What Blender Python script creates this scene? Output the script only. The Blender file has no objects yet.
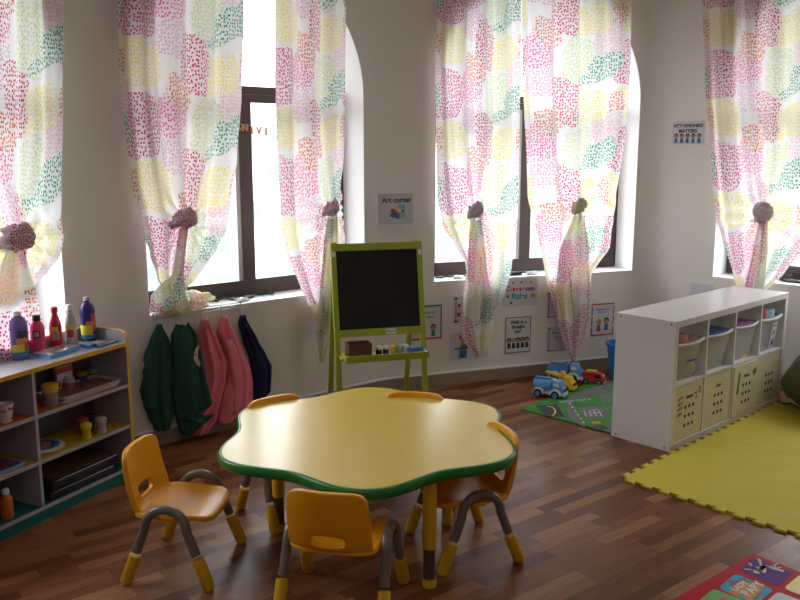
import bpy, bmesh, math, random
from mathutils import Vector, Matrix, noise
random.seed(7)
sc = bpy.context.scene
COL = sc.collection
R = math.radians
PI = math.pi

# ------------------------------------------------------------------ camera
F, PITCH, CAMZ = 840.0, R(10.2), 1.73
cam = bpy.data.cameras.new('camera'); cam.sensor_width = 36; cam.lens = F/800*36
cam.clip_start = .05
co = bpy.data.objects.new('camera', cam); COL.objects.link(co)
co.location = (0, 0, CAMZ); co.rotation_euler = (PI/2-PITCH, 0, 0)
sc.camera = co

def ray(px, py):
    x, y = (px-400)/F, -(py-300)/F
    c, s = math.cos(PITCH), math.sin(PITCH)
    return Vector((x, c+y*s, -s+y*c))
def at(px, py, z=0.0):                      # survey: pixel -> point on the horizontal plane z
    d = ray(px, py); t = (z-CAMZ)/d.z
    return Vector((d.x*t, d.y*t, z))

# ------------------------------------------------------------------ materials
MATS = {}
def mat(name, col, rough=.6, metal=0, coat=0, bump=0, bscale=60, var=.06, vscale=6, spec=.5, emit=0):
    if name in MATS: return MATS[name]
    m = bpy.data.materials.new(name); m.use_nodes = True
    nt = m.node_tree; b = nt.nodes['Principled BSDF']
    b.inputs['Roughness'].default_value = rough
    b.inputs['Metallic'].default_value = metal
    b.inputs['Coat Weight'].default_value = coat
    b.inputs['Coat Roughness'].default_value = .15
    b.inputs['Specular IOR Level'].default_value = spec
    tc = nt.nodes.new('ShaderNodeTexCoord')
    n = nt.nodes.new('ShaderNodeTexNoise'); n.inputs['Scale'].default_value = vscale; n.inputs['Detail'].default_value = 3
    nt.links.new(tc.outputs['Object'], n.inputs['Vector'])
    r = nt.nodes.new('ShaderNodeValToRGB')
    r.color_ramp.elements[0].color = tuple(c*(1-var) for c in col)+(1,); r.color_ramp.elements[0].position = .3
    r.color_ramp.elements[1].color = tuple(min(1, c*(1+var)) for c in col)+(1,); r.color_ramp.elements[1].position = .7
    nt.links.new(n.outputs['Fac'], r.inputs['Fac']); nt.links.new(r.outputs['Color'], b.inputs['Base Color'])
    if bump:
        n2 = nt.nodes.new('ShaderNodeTexNoise'); n2.inputs['Scale'].default_value = bscale; n2.inputs['Detail'].default_value = 4
        bp = nt.nodes.new('ShaderNodeBump'); bp.inputs['Strength'].default_value = bump; bp.inputs['Distance'].default_value = .01
        nt.links.new(tc.outputs['Object'], n2.inputs['Vector']); nt.links.new(n2.outputs['Fac'], bp.inputs['Height'])
        nt.links.new(bp.outputs['Normal'], b.inputs['Normal'])
    MATS[name] = m
    return m
def clear_mat(name, col, alpha, rough=.25):
    m = mat(name, col, rough)
    m.node_tree.nodes['Principled BSDF'].inputs['Alpha'].default_value = alpha
    return m

M_wall = mat('wall_paint', (.80,.765,.725), .75, bump=.06, bscale=25, var=.02, vscale=1.5)
M_reveal = mat('reveal_paint', (.88,.88,.90), .6, var=.02)
M_skirt = mat('skirting_tile', (.30,.23,.17), .45, var=.08)
M_ceil = mat('ceiling_paint', (.8,.78,.75), .8)
M_frame = mat('brown_aluminium', (.075,.055,.05), .35, .3)
M_track = mat('grey_track', (.45,.45,.46), .4, .4)
M_white = mat('white_laminate', (.71,.70,.69), .38, coat=.2, var=.02)
M_wplas = mat('white_plastic', (.75,.75,.75), .35)
M_black = mat('black_plastic', (.018,.018,.02), .4)
M_board = mat('chalkboard', (.012,.013,.015), .55, var=.4, vscale=4, spec=.3)
M_lime = mat('lime_lacquer', (.36,.42,.03), .4, coat=.2)
M_orange = mat('orange_plastic', (.88,.38,.006), .36, coat=.05)
M_grey = mat('taupe_tube', (.17,.145,.13), .3, coat=.2)
M_yel = mat('yellow_foot', (.74,.41,.012), .4)
M_ttop = mat('table_laminate', (.80,.585,.13), .26, var=.02, spec=.5)
M_green = mat('green_edging', (.02,.20,.035), .3)
M_mat = mat('yellow_foam', (.58,.47,.03), .75, bump=.15, bscale=180, var=.04)
M_red = mat('red_plastic', (.6,.03,.03), .35)
M_blue = mat('blue_plastic', (.04,.2,.55), .35)
M_bluel = mat('light_blue_plastic', (.12,.35,.75), .5)
M_yplas = mat('yellow_plastic', (.85,.55,.03), .35)
M_paper = mat('laminated_paper', (.62,.62,.66), .3)
M_ink = mat('dark_ink', (.03,.03,.04), .6)
M_brown = mat('brown_card', (.13,.055,.03), .6)
M_teal = mat('teal_laminate', (.0,.13,.12), .45)
M_shorange = mat('orange_laminate', (.50,.10,.01), .45)
M_shyel = mat('amber_laminate', (.55,.33,.02), .45)
M_edge = mat('amber_edging', (.68,.42,.03), .4)
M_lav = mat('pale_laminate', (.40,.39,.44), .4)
M_skin = mat('printed_skin', (.5,.24,.14), .6)
M_purp = mat('purple_print', (.12,.03,.24), .6, spec=.15)
M_wire = mat('white_wire', (.6,.58,.55), .4, .3)

# floor: strip laminate
def floor_mat():
    m = bpy.data.materials.new('strip_laminate'); m.use_nodes = True
    nt = m.node_tree; N = nt.nodes.new; Lk = nt.links.new; b = nt.nodes['Principled BSDF']
    tc = N('ShaderNodeTexCoord'); mp = N('ShaderNodeMapping'); mp.inputs['Rotation'].default_value = (0,0,-R(38))
    Lk(tc.outputs['Object'], mp.inputs['Vector'])
    sep = N('ShaderNodeSeparateXYZ'); Lk(mp.outputs['Vector'], sep.inputs[0])
    def mth(op, a, bb=None):
        n = N('ShaderNodeMath'); n.operation = op
        for i, v in enumerate((a, bb)):
            if v is None: continue
            if isinstance(v, (int, float)): n.inputs[i].default_value = v
            else: Lk(v, n.inputs[i])
        return n.outputs[0]
    W, L = .066, .42
    yr = mth('DIVIDE', sep.outputs[1], W); row = mth('FLOOR', yr)
    wn = N('ShaderNodeTexWhiteNoise'); wn.noise_dimensions = '1D'; Lk(row, wn.inputs['W'])
    xr = mth('ADD', mth('DIVIDE', sep.outputs[0], L), mth('MULTIPLY', wn.outputs['Value'], 9.0)); colm = mth('FLOOR', xr)
    cmb = N('ShaderNodeCombineXYZ'); Lk(row, cmb.inputs[0]); Lk(colm, cmb.inputs[1])
    w2 = N('ShaderNodeTexWhiteNoise'); w2.noise_dimensions = '2D'; Lk(cmb.outputs[0], w2.inputs['Vector'])
    ramp = N('ShaderNodeValToRGB'); cr = ramp.color_ramp; cr.interpolation = 'LINEAR'
    cols = [(0,(.115,.036,.014)),(.3,(.175,.060,.024)),(.6,(.225,.084,.035)),(.85,(.29,.122,.053)),(1,(.36,.165,.078))]
    cr.elements[0].position = 0; cr.elements[0].color = cols[0][1]+(1,); cr.elements[1].position = 1; cr.elements[1].color = cols[-1][1]+(1,)
    for p, c in cols[1:-1]:
        e = cr.elements.new(p); e.color = c+(1,)
    Lk(w2.outputs['Value'], ramp.inputs['Fac'])
    # grain
    m2 = N('ShaderNodeMapping'); m2.inputs['Scale'].default_value = (3, 45, 1); Lk(mp.outputs['Vector'], m2.inputs['Vector'])
    gn = N('ShaderNodeTexNoise'); gn.inputs['Scale'].default_value = 2.2; gn.inputs['Detail'].default_value = 6; Lk(m2.outputs[0], gn.inputs['Vector'])
    gr = N('ShaderNodeMapRange'); gr.inputs[1].default_value = .3; gr.inputs[2].default_value = .7; gr.inputs[3].default_value = .72; gr.inputs[4].default_value = 1.22
    Lk(gn.outputs['Fac'], gr.inputs[0])
    # gaps
    fy = mth('FRACT', yr); gy = mth('LESS_THAN', fy, .03)
    fx = mth('FRACT', xr); gx = mth('LESS_THAN', fx, .007)
    gap = mth('SUBTRACT', 1.0, mth('MULTIPLY', mth('MAXIMUM', gy, gx), .35))
    f = mth('MULTIPLY', gr.outputs[0], gap)
    vm = N('ShaderNodeVectorMath'); vm.operation = 'SCALE'; Lk(ramp.outputs['Color'], vm.inputs[0]); Lk(f, vm.inputs['Scale'])
    Lk(vm.outputs[0], b.inputs['Base Color'])
    b.inputs['Roughness'].default_value = .34; b.inputs['Specular IOR Level'].default_value = .18
    rn = N('ShaderNodeTexNoise'); rn.inputs['Scale'].default_value = 4; Lk(mp.outputs[0], rn.inputs['Vector'])
    rr = N('ShaderNodeMapRange'); rr.inputs[3].default_value = .24; rr.inputs[4].default_value = .46; Lk(rn.outputs['Fac'], rr.inputs[0]); Lk(rr.outputs[0], b.inputs['Roughness'])
    return m
M_floor = floor_mat()

# curtain cloth: dotted patches
def curtain_mat():
    m = bpy.data.materials.new('dotted_curtain_cloth'); m.use_nodes = True
    nt = m.node_tree; N = nt.nodes.new; Lk = nt.links.new
    for n in list(nt.nodes): nt.nodes.remove(n)
    out = N('ShaderNodeOutputMaterial')
    uv = N('ShaderNodeUVMap'); uv.uv_map = 'cloth'
    TU, TV = 1.0, .63
    def mth(op, a, bb=None, c=None):
        n = N('ShaderNodeMath'); n.operation = op
        for i, v in enumerate((a, bb, c)):
            if v is None: continue
            if isinstance(v, (int, float)): n.inputs[i].default_value = v
            else: Lk(v, n.inputs[i])
        return n.outputs[0]
    wob = N('ShaderNodeTexNoise'); wob.inputs['Scale'].default_value = 9; wob.inputs['Detail'].default_value = 3; Lk(uv.outputs[0], wob.inputs['Vector'])
    sepw = N('ShaderNodeSeparateColor'); Lk(wob.outputs['Color'], sepw.inputs[0])
    # voronoi dots; cells are evaluated so that a dot has one colour
    mp = N('ShaderNodeMapping'); mp.inputs['Scale'].default_value = (66, 46, 1); Lk(uv.outputs[0], mp.inputs['Vector'])
    vo = N('ShaderNodeTexVoronoi'); vo.voronoi_dimensions = '2D'; vo.inputs['Scale'].default_value = 1; vo.inputs['Randomness'].default_value = .7
    Lk(mp.outputs[0], vo.inputs['Vector'])
    dot = N('ShaderNodeMapRange'); dot.inputs[1].default_value = .25; dot.inputs[2].default_value = .36; dot.inputs[3].default_value = 1; dot.inputs[4].default_value = 0
    Lk(vo.outputs['Distance'], dot.inputs[0])
    sp = N('ShaderNodeSeparateXYZ'); Lk(uv.outputs[0], sp.inputs[0])
    U = mth('DIVIDE', sp.outputs[0], TU); V = mth('DIVIDE', sp.outputs[1], TV)
    U = mth('ADD', U, mth('MULTIPLY', mth('SUBTRACT', sepw.outputs[0], .5), .10))
    V = mth('ADD', V, mth('MULTIPLY', mth('SUBTRACT', sepw.outputs[1], .5), .14))
    patches = [  # cu, cv(down), ru, rv, slant, colour
        (.15,.70,.17,.205,0,(.93,.80,.16)), (.13,.22,.155,.265,0,(.66,.05,.25)), (.015,.72,.04,.15,0,(.75,.20,.08)),
        (.42,.47,.12,.17,0,(.78,.46,.66)), (.40,.13,.12,.19,0,(.84,.12,.40)),
        (.71,.27,.13,.29,0,(.66,.76,.34)), (.94,.98,.115,.21,0,(.92,.55,.64)), (.80,.77,.155,.18,-.15,(.93,.80,.16)),
        (.58,.69,.105,.27,.28,(.60,.03,.13)), (.46,.93,.10,.14,.2,(.72,.16,.05)),
        (.91,.29,.13,.145,-.35,(.03,.34,.20)), (.80,.44,.12,.05,-.3,(.08,.38,.20))]
    col = None; any_ = None
    base = (.90,.89,.90)
    rgb = N('ShaderNodeRGB'); rgb.outputs[0].default_value = base+(1,); colr = rgb.outputs[0]
    for (cu, cv, ru, rv, sl, c) in patches:
        du = mth('SUBTRACT', mth('FRACT', mth('ADD', mth('SUBTRACT', U, cu), 10.5)), .5)
        dv = mth('SUBTRACT', mth('FRACT', mth('ADD', mth('ADD', V, cv), 10.5)), .5)   # v axis is up, cv measured down
        if sl: dv = mth('ADD', dv, mth('MULTIPLY', du, sl*1.6))
        ru *= 1.04; rv *= 1.0
        a = mth('POWER', mth('ABSOLUTE', mth('DIVIDE', du, ru)), 3.4); b2 = mth('POWER', mth('ABSOLUTE', mth('DIVIDE', dv, rv)), 3.4)
        e = mth('ADD', a, b2)
        k = mth('LESS_THAN', e, 1.0)
        mx = N('ShaderNodeMix'); mx.data_type = 'RGBA'; Lk(k, mx.inputs['Factor']); Lk(colr, mx.inputs[6]); mx.inputs[7].default_value = c+(1,)
        colr = mx.outputs[2]
    # dots at full colour over a faint tint
    tint = N('ShaderNodeMix'); tint.data_type = 'RGBA'; tint.inputs['Factor'].default_value = .09; tint.inputs[6].default_value = base+(1,); Lk(colr, tint.inputs[7])
    fin = N('ShaderNodeMix'); fin.data_type = 'RGBA'; Lk(dot.outputs[0], fin.inputs['Factor']); Lk(tint.outputs[2], fin.inputs[6]); Lk(colr, fin.inputs[7])
    df = N('ShaderNodeBsdfDiffuse'); tr = N('ShaderNodeBsdfTranslucent'); ms = N('ShaderNodeMixShader'); ms.inputs[0].default_value = .42
    Lk(fin.outputs[2], df.inputs[0]); Lk(fin.outputs[2], tr.inputs[0]); Lk(df.outputs[0], ms.inputs[1]); Lk(tr.outputs[0], ms.inputs[2])
    Lk(ms.outputs[0], out.inputs[0])
    return m
M_curt = curtain_mat()

def glass_mat():
    m = bpy.data.materials.new('window_glass'); m.use_nodes = True
    nt = m.node_tree
    for n in list(nt.nodes): nt.nodes.remove(n)
    o = nt.nodes.new('ShaderNodeOutputMaterial'); t = nt.nodes.new('ShaderNodeBsdfTransparent'); g = nt.nodes.new('ShaderNodeBsdfGlossy')
    g.inputs['Roughness'].default_value = .05; t.inputs[0].default_value = (.95,.98,1,1)
    mx = nt.nodes.new('ShaderNodeMixShader'); mx.inputs[0].default_value = .05
    nt.links.new(t.outputs[0], mx.inputs[1]); nt.links.new(g.outputs[0], mx.inputs[2]); nt.links.new(mx.outputs[0], o.inputs[0])
    return m
M_glass = glass_mat()
def bin_mat():
    m = bpy.data.materials.new('frosted_plastic'); m.use_nodes = True
    nt = m.node_tree
    for n in list(nt.nodes): nt.nodes.remove(n)
    o = nt.nodes.new('ShaderNodeOutputMaterial'); t = nt.nodes.new('ShaderNodeBsdfTransparent'); d = nt.nodes.new('ShaderNodeBsdfPrincipled')
    d.inputs['Base Color'].default_value = (.82,.82,.82,1); d.inputs['Roughness'].default_value = .35
    t.inputs[0].default_value = (.85,.87,.86,1)
    tc = nt.nodes.new('ShaderNodeTexCoord'); n = nt.nodes.new('ShaderNodeTexNoise'); n.inputs['Scale'].default_value = 7
    mr = nt.nodes.new('ShaderNodeMapRange'); mr.inputs[3].default_value = .30; mr.inputs[4].default_value = .50
    nt.links.new(tc.outputs['Object'], n.inputs['Vector']); nt.links.new(n.outputs['Fac'], mr.inputs[0])
    mx = nt.nodes.new('ShaderNodeMixShader'); nt.links.new(mr.outputs[0], mx.inputs[0])
    nt.links.new(t.outputs[0], mx.inputs[1]); nt.links.new(d.outputs[0], mx.inputs[2]); nt.links.new(mx.outputs[0], o.inputs[0])
    return m
M_bin = bin_mat()

# ------------------------------------------------------------------ mesh helpers
class MB:
    def __init__(s, M=None): s.bm = bmesh.new(); s.M = M or Matrix.Identity(4)
    def _v(s, p): return s.bm.verts.new(s.M @ Vector(p))
    def box(s, x0, x1, y0, y1, z0, z1, M=None, mi=0, bev=0):
        K = s.M @ (M or Matrix.Identity(4))
        vs = [s.bm.verts.new(K @ Vector((x, y, z))) for z in (z0, z1) for y in (y0, y1) for x in (x0, x1)]
        fs = []
        for f in ((0,2,3,1),(4,5,7,6),(0,1,5,4),(2,6,7,3),(0,4,6,2),(1,3,7,5)):
            fc = s.bm.faces.new([vs[i] for i in f]); fc.material_index = mi; fs.append(fc)
        if bev:
            es = list({e for f in fs for e in f.edges})
            r = bmesh.ops.bevel(s.bm, geom=es, offset=bev, segments=2, profile=.6, affect='EDGES')
            for f in r['faces']: f.material_index = mi
        return s
    def prism(s, pts, z0, z1, mi=0, M=None, side_mi=None, bev=0):
        K = s.M @ (M or Matrix.Identity(4))
        a = [s.bm.verts.new(K @ Vector((p[0], p[1], z0))) for p in pts]; b = [s.bm.verts.new(K @ Vector((p[0], p[1], z1))) for p in pts]
        n = len(pts)
        f1 = s.bm.faces.new(b); f1.material_index = mi
        f0 = s.bm.faces.new(a[::-1]); f0.material_index = mi
        for i in range(n):
            f = s.bm.faces.new((a[i], a[(i+1) % n], b[(i+1) % n], b[i])); f.material_index = mi if side_mi is None else side_mi
        if bev:
            bmesh.ops.bevel(s.bm, geom=list(f1.edges), offset=bev, segments=3, affect='EDGES')
        return s
    def lathe(s, prof, c=(0,0,0), n=24, mi=0, M=None, sx=1, sy=1):
        K = s.M @ Matrix.Translation(c) @ (M or Matrix.Identity(4))
        rings = []
        for (r, z) in prof:
            if r < 1e-5: rings.append([s.bm.verts.new(K @ Vector((0, 0, z)))])
            else: rings.append([s.bm.verts.new(K @ Vector((r*sx*math.cos(2*PI*i/n), r*sy*math.sin(2*PI*i/n), z))) for i in range(n)])
        for A, B in zip(rings, rings[1:]):
            for i in range(n):
                j = (i+1) % n
                if len(A) == 1 and len(B) == 1: continue
                if len(A) == 1: f = s.bm.faces.new((A[0], B[j], B[i]))
                elif len(B) == 1: f = s.bm.faces.new((A[i], A[j], B[0]))
                else: f = s.bm.faces.new((A[i], A[j], B[j], B[i]))
                f.material_index = mi
        for Rg, fl in ((rings[0], True), (rings[-1], False)):
            if len(Rg) > 1:
                f = s.bm.faces.new(Rg[::-1] if fl else Rg); f.material_index = mi
        return s
    def tube(s, pts, r, n=10, mi=0, cap=True):
        pts = [Vector(p) for p in pts]; rs = r if isinstance(r, (list, tuple)) else [r]*len(pts)
        rings = []; up = None
        for i, p in enumerate(pts):
            t = (pts[min(i+1, len(pts)-1)]-pts[max(i-1, 0)]).normalized()
            if up is None:
                up = Vector((0, 0, 1)) if abs(t.z) < .9 else Vector((0, 1, 0))
            a = t.cross(up)
            if a.length < 1e-4: a = t.cross(Vector((1, 0, 0)))
            a.normalize(); b = a.cross(t).normalized(); up = b
            rings.append([s.bm.verts.new(s.M @ (p+a*rs[i]*math.cos(2*PI*k/n)+b*rs[i]*math.sin(2*PI*k/n))) for k in range(n)])
        for A, B in zip(rings, rings[1:]):
            for k in range(n):
                f = s.bm.faces.new((A[k], A[(k+1) % n], B[(k+1) % n], B[k])); f.material_index = mi
        if cap:
            s.bm.faces.new(rings[0][::-1]).material_index = mi; s.bm.faces.new(rings[-1]).material_index = mi
        return s
    def ball(s, c, r, sx=1, sy=1, sz=1, mi=0, lump=0, seed=0, n=16):
        g = bmesh.ops.create_uvsphere(s.bm, u_segments=n*2, v_segments=n, radius=1)
        for v in g['verts']:
            q = v.co.copy(); k = 1+lump*noise.noise(q*2.2+Vector((seed, seed*.7, 0)))
            v.co = s.M @ (Vector(c)+Vector((q.x*sx, q.y*sy, q.z*sz))*r*k)
        for f in {f for v in g['verts'] for f in v.link_faces}: f.material_index = mi
        return s
    def build(s, name, mats, parent=None, smooth=True, mods=None, auto=True):
        bmesh.ops.recalc_face_normals(s.bm, faces=s.bm.faces)
        me = bpy.data.meshes.new(name); s.bm.to_mesh(me); s.bm.free()
        if not isinstance(mats, (list, tuple)): mats = [mats]
        for m in mats: me.materials.append(m)
        if smooth:
            for p in me.polygons: p.use_smooth = True
            if auto: me.set_sharp_from_angle(angle=R(38))
        return link(name, me, parent)
def link(name, me, parent=None):
    o = bpy.data.objects.new(name, me); COL.objects.link(o)
    if parent: o.parent = parent
    return o
def tag(o, label=None, cat=None, group=None, kind=None):
    if label: o['label'] = label
    if cat: o['category'] = cat
    if group: o['group'] = group
    if kind: o['kind'] = kind
    return o
def thing(name, label, cat, loc=(0,0,0), rz=0, group=None):
    o = bpy.data.objects.new(name, None); COL.objects.link(o); o.empty_display_size = .05
    o.location = loc; o.rotation_euler = (0, 0, rz)
    return tag(o, label, cat, group)
def dup(root, loc, rz, label=None):
    r = root.copy(); COL.objects.link(r); r.location = loc; r.rotation_euler = (0, 0, rz)
    if label: r['label'] = label
    for ch in list(root.children):
        c = ch.copy(); COL.objects.link(c); c.parent = r
        for g in ch.children:
            d = g.copy(); COL.objects.link(d); d.parent = c
    return r
def text(name, body, size, M, m, parent, ext=.0004, align='CENTER', bold=0):
    c = bpy.data.curves.new(name, 'FONT'); c.body = body; c.size = size; c.extrude = ext; c.align_x = align; c.align_y = 'CENTER'; c.offset = bold
    t = bpy.data.objects.new(name, c); COL.objects.link(t)
    dg = bpy.context.evaluated_depsgraph_get(); me = bpy.data.meshes.new_from_object(t.evaluated_get(dg))
    bpy.data.objects.remove(t); bpy.data.curves.remove(c)
    me.name = name; me.transform(M); me.materials.clear(); me.materials.append(m)
    return link(name, me, parent)
def rrect(w, h, r, n=5, cx=0, cy=0):
    pts = []
    for (sx, sy, a) in ((1, 1, 0), (-1, 1, 90), (-1, -1, 180), (1, -1, 270)):
        for k in range(n+1):
            t = R(a+90*k/n); pts.append((cx+sx*(w/2-r)+r*math.cos(t), cy+sy*(h/2-r)+r*math.sin(t)))
    return pts

# ------------------------------------------------------------------ room plan
class Wall:
    def __init__(s, p, q):
        s.o = Vector((p[0], p[1])); d = Vector((q[0], q[1]))-s.o; s.L = d.length; s.e = d.normalized(); s.n = Vector((s.e.y, -s.e.x))
    def P(s, a, d, z): v = s.o+s.e*a+s.n*d; return Vector((v.x, v.y, z))
    def M(s, a, d, z):      # x along the wall, y up, z into the room
        p = s.P(a, d, z)
        return Matrix(((s.e.x, 0, s.n.x, p.x), (s.e.y, 0, s.n.y, p.y), (0, 1, 0, p.z), (0, 0, 0, 1)))
    def wp(s, px, py, d=0):  # pixel survey -> (along, height) on the plane d in front of the wall
        r = ray(px, py); c = Vector((0, 0))
        k = (s.o+s.n*d-c).dot(s.n)/Vector((r.x, r.y)).dot(s.n)
        p = Vector((r.x, r.y))*k
        return ((p-s.o).dot(s.e), CAMZ+r.z*k)
P0 = (-2.942, 1.875); P1 = (-1.65, 4.583); P2 = (-.105, 5.902); P3 = (1.976, 6.659); P4 = (4.134, 4.575)
WL, WA, WB, WC = Wall(P0, P1), Wall(P1, P2), Wall(P2, P3), Wall(P3, P4)
H = 3.2; TH = .30; SILL = .78
def wall(name, w, trim0, trim1, op=None, back=TH):
    b = MB()
    def arch(s):
        c, r = (op[0]+op[1])/2, (op[1]-op[0])/2
        return 2.08+math.sqrt(max(0, r*r-(s-c)**2))
    s0, s1 = trim0, w.L-trim1
    def quad(pts, mi=0):
        f = b.bm.faces.new([b.bm.verts.new(w.P(*p)) for p in pts]); f.material_index = mi
    cols = [s0, s1]
    if op:
        n = 40; c, r = (op[0]+op[1])/2, (op[1]-op[0])/2
        cols = [s0]+[c-r*math.cos(PI*i/n) for i in range(n+1)]+[s1]
    for i in range(len(cols)-1):
        a, c2 = cols[i], cols[i+1]
        inside = op and a >= op[0]-1e-6 and c2 <= op[1]+1e-6
        for d in (0, -back):
            if not inside: quad([(a,d,0),(c2,d,0),(c2,d,H),(a,d,H)])
            else:
                quad([(a,d,0),(c2,d,0),(c2,d,SILL),(a,d,SILL)]); quad([(a,d,arch(a)),(c2,d,arch(c2)),(c2,d,H),(a,d,H)])
        if inside:
            quad([(a,0,SILL),(c2,0,SILL),(c2,-back,SILL),(a,-back,SILL)], 1); quad([(a,0,arch(a)),(c2,0,arch(c2)),(c2,-back,arch(c2)),(a,-back,arch(a))], 1)
    for a in (s0, s1): quad([(a,0,0),(a,-back,0),(a,-back,H),(a,0,H)])
    if op:
        for a in op: quad([(a,0,SILL),(a,-back,SILL),(a,-back,2.08),(a,0,2.08)], 1)
    quad([(s0,0,H),(s1,0,H),(s1,-back,H),(s0,-back,H)])
    bmesh.ops.remove_doubles(b.bm, verts=b.bm.verts, dist=1e-4)
    o = b.build(name, [M_wall, M_reveal], smooth=False); tag(o, kind='structure'); return o
opL = (WL.L-.26-1.6, WL.L-.26)
opA = (.27, WA.L-.185)
opB = (WB.wp(434,281)[0], WB.wp(632,271)[0])
opC = (WC.wp(712.5,277)[0], WC.wp(712.5,277)[0]+1.6)
wall('wall_left', WL, 0, .15, opL)
wall('wall_back_left', WA, .15, .14, opA)
wall('wall_back', WB, .14, .12, opB)
wall('wall_right', WC, .12, 0, opC)
def fillet(name, w1, w2, t):
    a = w1.P(w1.L-t, 0, 0).xy; c = w2.P(0, 0, 0).xy; d = w2.P(t, 0, 0).xy
    n = 12; pts = []
    for i in range(n+1):
        k = i/n; pts.append(a*(1-k)**2+c*2*k*(1-k)+d*k*k)
    o1 = w1.P(w1.L-t, -TH, 0).xy; o2 = w2.P(t, -TH, 0).xy; oc = (c+(c-(a+d)/2).normalized()*TH*1.3)
    poly = [tuple(p) for p in pts]+[tuple(o2), tuple(oc), tuple(o1)]
    b = MB(); b.prism(poly, 0, H); tag(b.build(name, M_wall), kind='structure')
    return pts
f1 = fillet('wall_left_corner', WL, WA, .15); f2 = fillet('wall_back_left_corner', WA, WB, .14); f3 = fillet('wall_back_corner', WB, WC, .12)
for nm, p, q in (('wall_side_left', (-2.942,-1.6), P0), ('wall_side_right', P4, (4.134,-1.6)), ('wall_rear', (4.134,-1.6), (-2.942,-1.6))):
    w = Wall(p, q); b = MB()
    b.prism([tuple(w.P(a, d, 0).xy) for a, d in ((-.3,0),(w.L+.3,0),(w.L+.3,-.2),(-.3,-.2))], 0, H)
    tag(b.build(nm, M_wall, smooth=False), kind='structure')
outline = [(-3.3,-2.0), (4.5,-2.0), (4.5,7.3), (-3.3,7.3)]
tag(MB().prism(outline, -.1, 0).build('floor', M_floor, smooth=False), kind='structure')
tag(MB().prism(outline, H, H+.1).build('ceiling', M_ceil, smooth=False), kind='structure')
# skirting follows the curved wall line
path = [WL.P(0,0,0).xy]+f1+f2+f3+[WC.P(WC.L,0,0).xy]
b = MB(); off = []
for i, p in enumerate(path):
    t = (path[min(i+1, len(path)-1)]-path[max(i-1, 0)]).normalized(); off.append(p+Vector((t.y, -t.x))*.014)
b.prism([tuple(p) for p in path]+[tuple(p) for p in off[::-1]], 0, .085)
tag(b.build('baseboard_back', M_skirt, smooth=False), kind='structure')
b = MB(); off2 = [p+(q-p)*.75 for p, q in zip(path, off)]
b.prism([tuple(p) for p in path]+[tuple(p) for p in off2[::-1]], .085, .098)
tag(b.build('trim_1', M_reveal, smooth=False), kind='structure')

# ------------------------------------------------------------------ windows
def window(name, w, op, mull):
    root = thing(name, None, None); root['kind'] = 'structure'
    D = -.235; fd = .045
    b = MB()
    def bar(a0, a1, z0, z1, mb=b, d0=D, d1=D-fd):
        P = [w.P(a0,d0,0), w.P(a1,d0,0), w.P(a1,d1,0), w.P(a0,d1,0)]
        mb.prism([(p.x, p.y) for p in P], z0, z1)
    a, c = op[0]+.002, op[1]-.002; zt = 2.12
    bar(a, c, SILL+.002, SILL+.055); bar(a, c, zt-.05, zt); bar(a, a+.05, SILL+.055, zt-.05); bar(c-.05, c, SILL+.055, zt-.05)
    o = b.build('window_frame', M_frame, root, smooth=False)
    sb = MB()
    for (x0, x1) in ((a+.05, mull), (mull, c-.05)):
        s_ = .045
        bar(x0, x1, SILL+.057, SILL+.105, sb, D+.012, D-.02); bar(x0, x1, zt-.10, zt-.052, sb, D+.012, D-.02)
        bar(x0, x0+s_, SILL+.105, zt-.10, sb, D+.012, D-.02); bar(x1-s_, x1, SILL+.105, zt-.10, sb, D+.012, D-.02)
    sb.build('sash', M_frame, root, smooth=False)
    tb = MB(); bar(mull-.075, mull-.05, SILL+.105, zt-.10, tb, D+.008, D-.005); tb.build('track', M_track, root, smooth=False)
    g = MB(); r = (op[1]-op[0])/2; cc = (op[0]+op[1])/2
    pts = [(op[0],SILL),(op[1],SILL)]+[(cc+r*math.cos(t*PI/30), 2.08+r*math.sin(t*PI/30)) for t in range(31)]
    g.bm.faces.new([g.bm.verts.new(w.P(x, D-.02, z)) for x, z in pts[:]])
    g.build('pane', M_glass, root, smooth=False)
    # portal for sampling the sky through the opening
    L = bpy.data.lights.new('sky_portal', 'AREA'); L.shape = 'RECTANGLE'; L.size = r*2; L.size_y = 2.1; L.cycles.is_portal = True
    lo = bpy.data.objects.new('sky_portal', L); COL.objects.link(lo); lo.matrix_world = w.M(cc, -.32, 1.83) @ Matrix.Rotation(PI, 4, 'X')
    return root
def mull_s(w, px): return w.wp(px, 200, -.24)[0]
window('window_1', WL, opL, (opL[0]+opL[1])/2)
window('window_2', WA, opA, mull_s(WA, 246))
window('window_3', WB, opB, mull_s(WB, 525))
window('window_4', WC, opC, (opC[0]+opC[1])/2)

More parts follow.
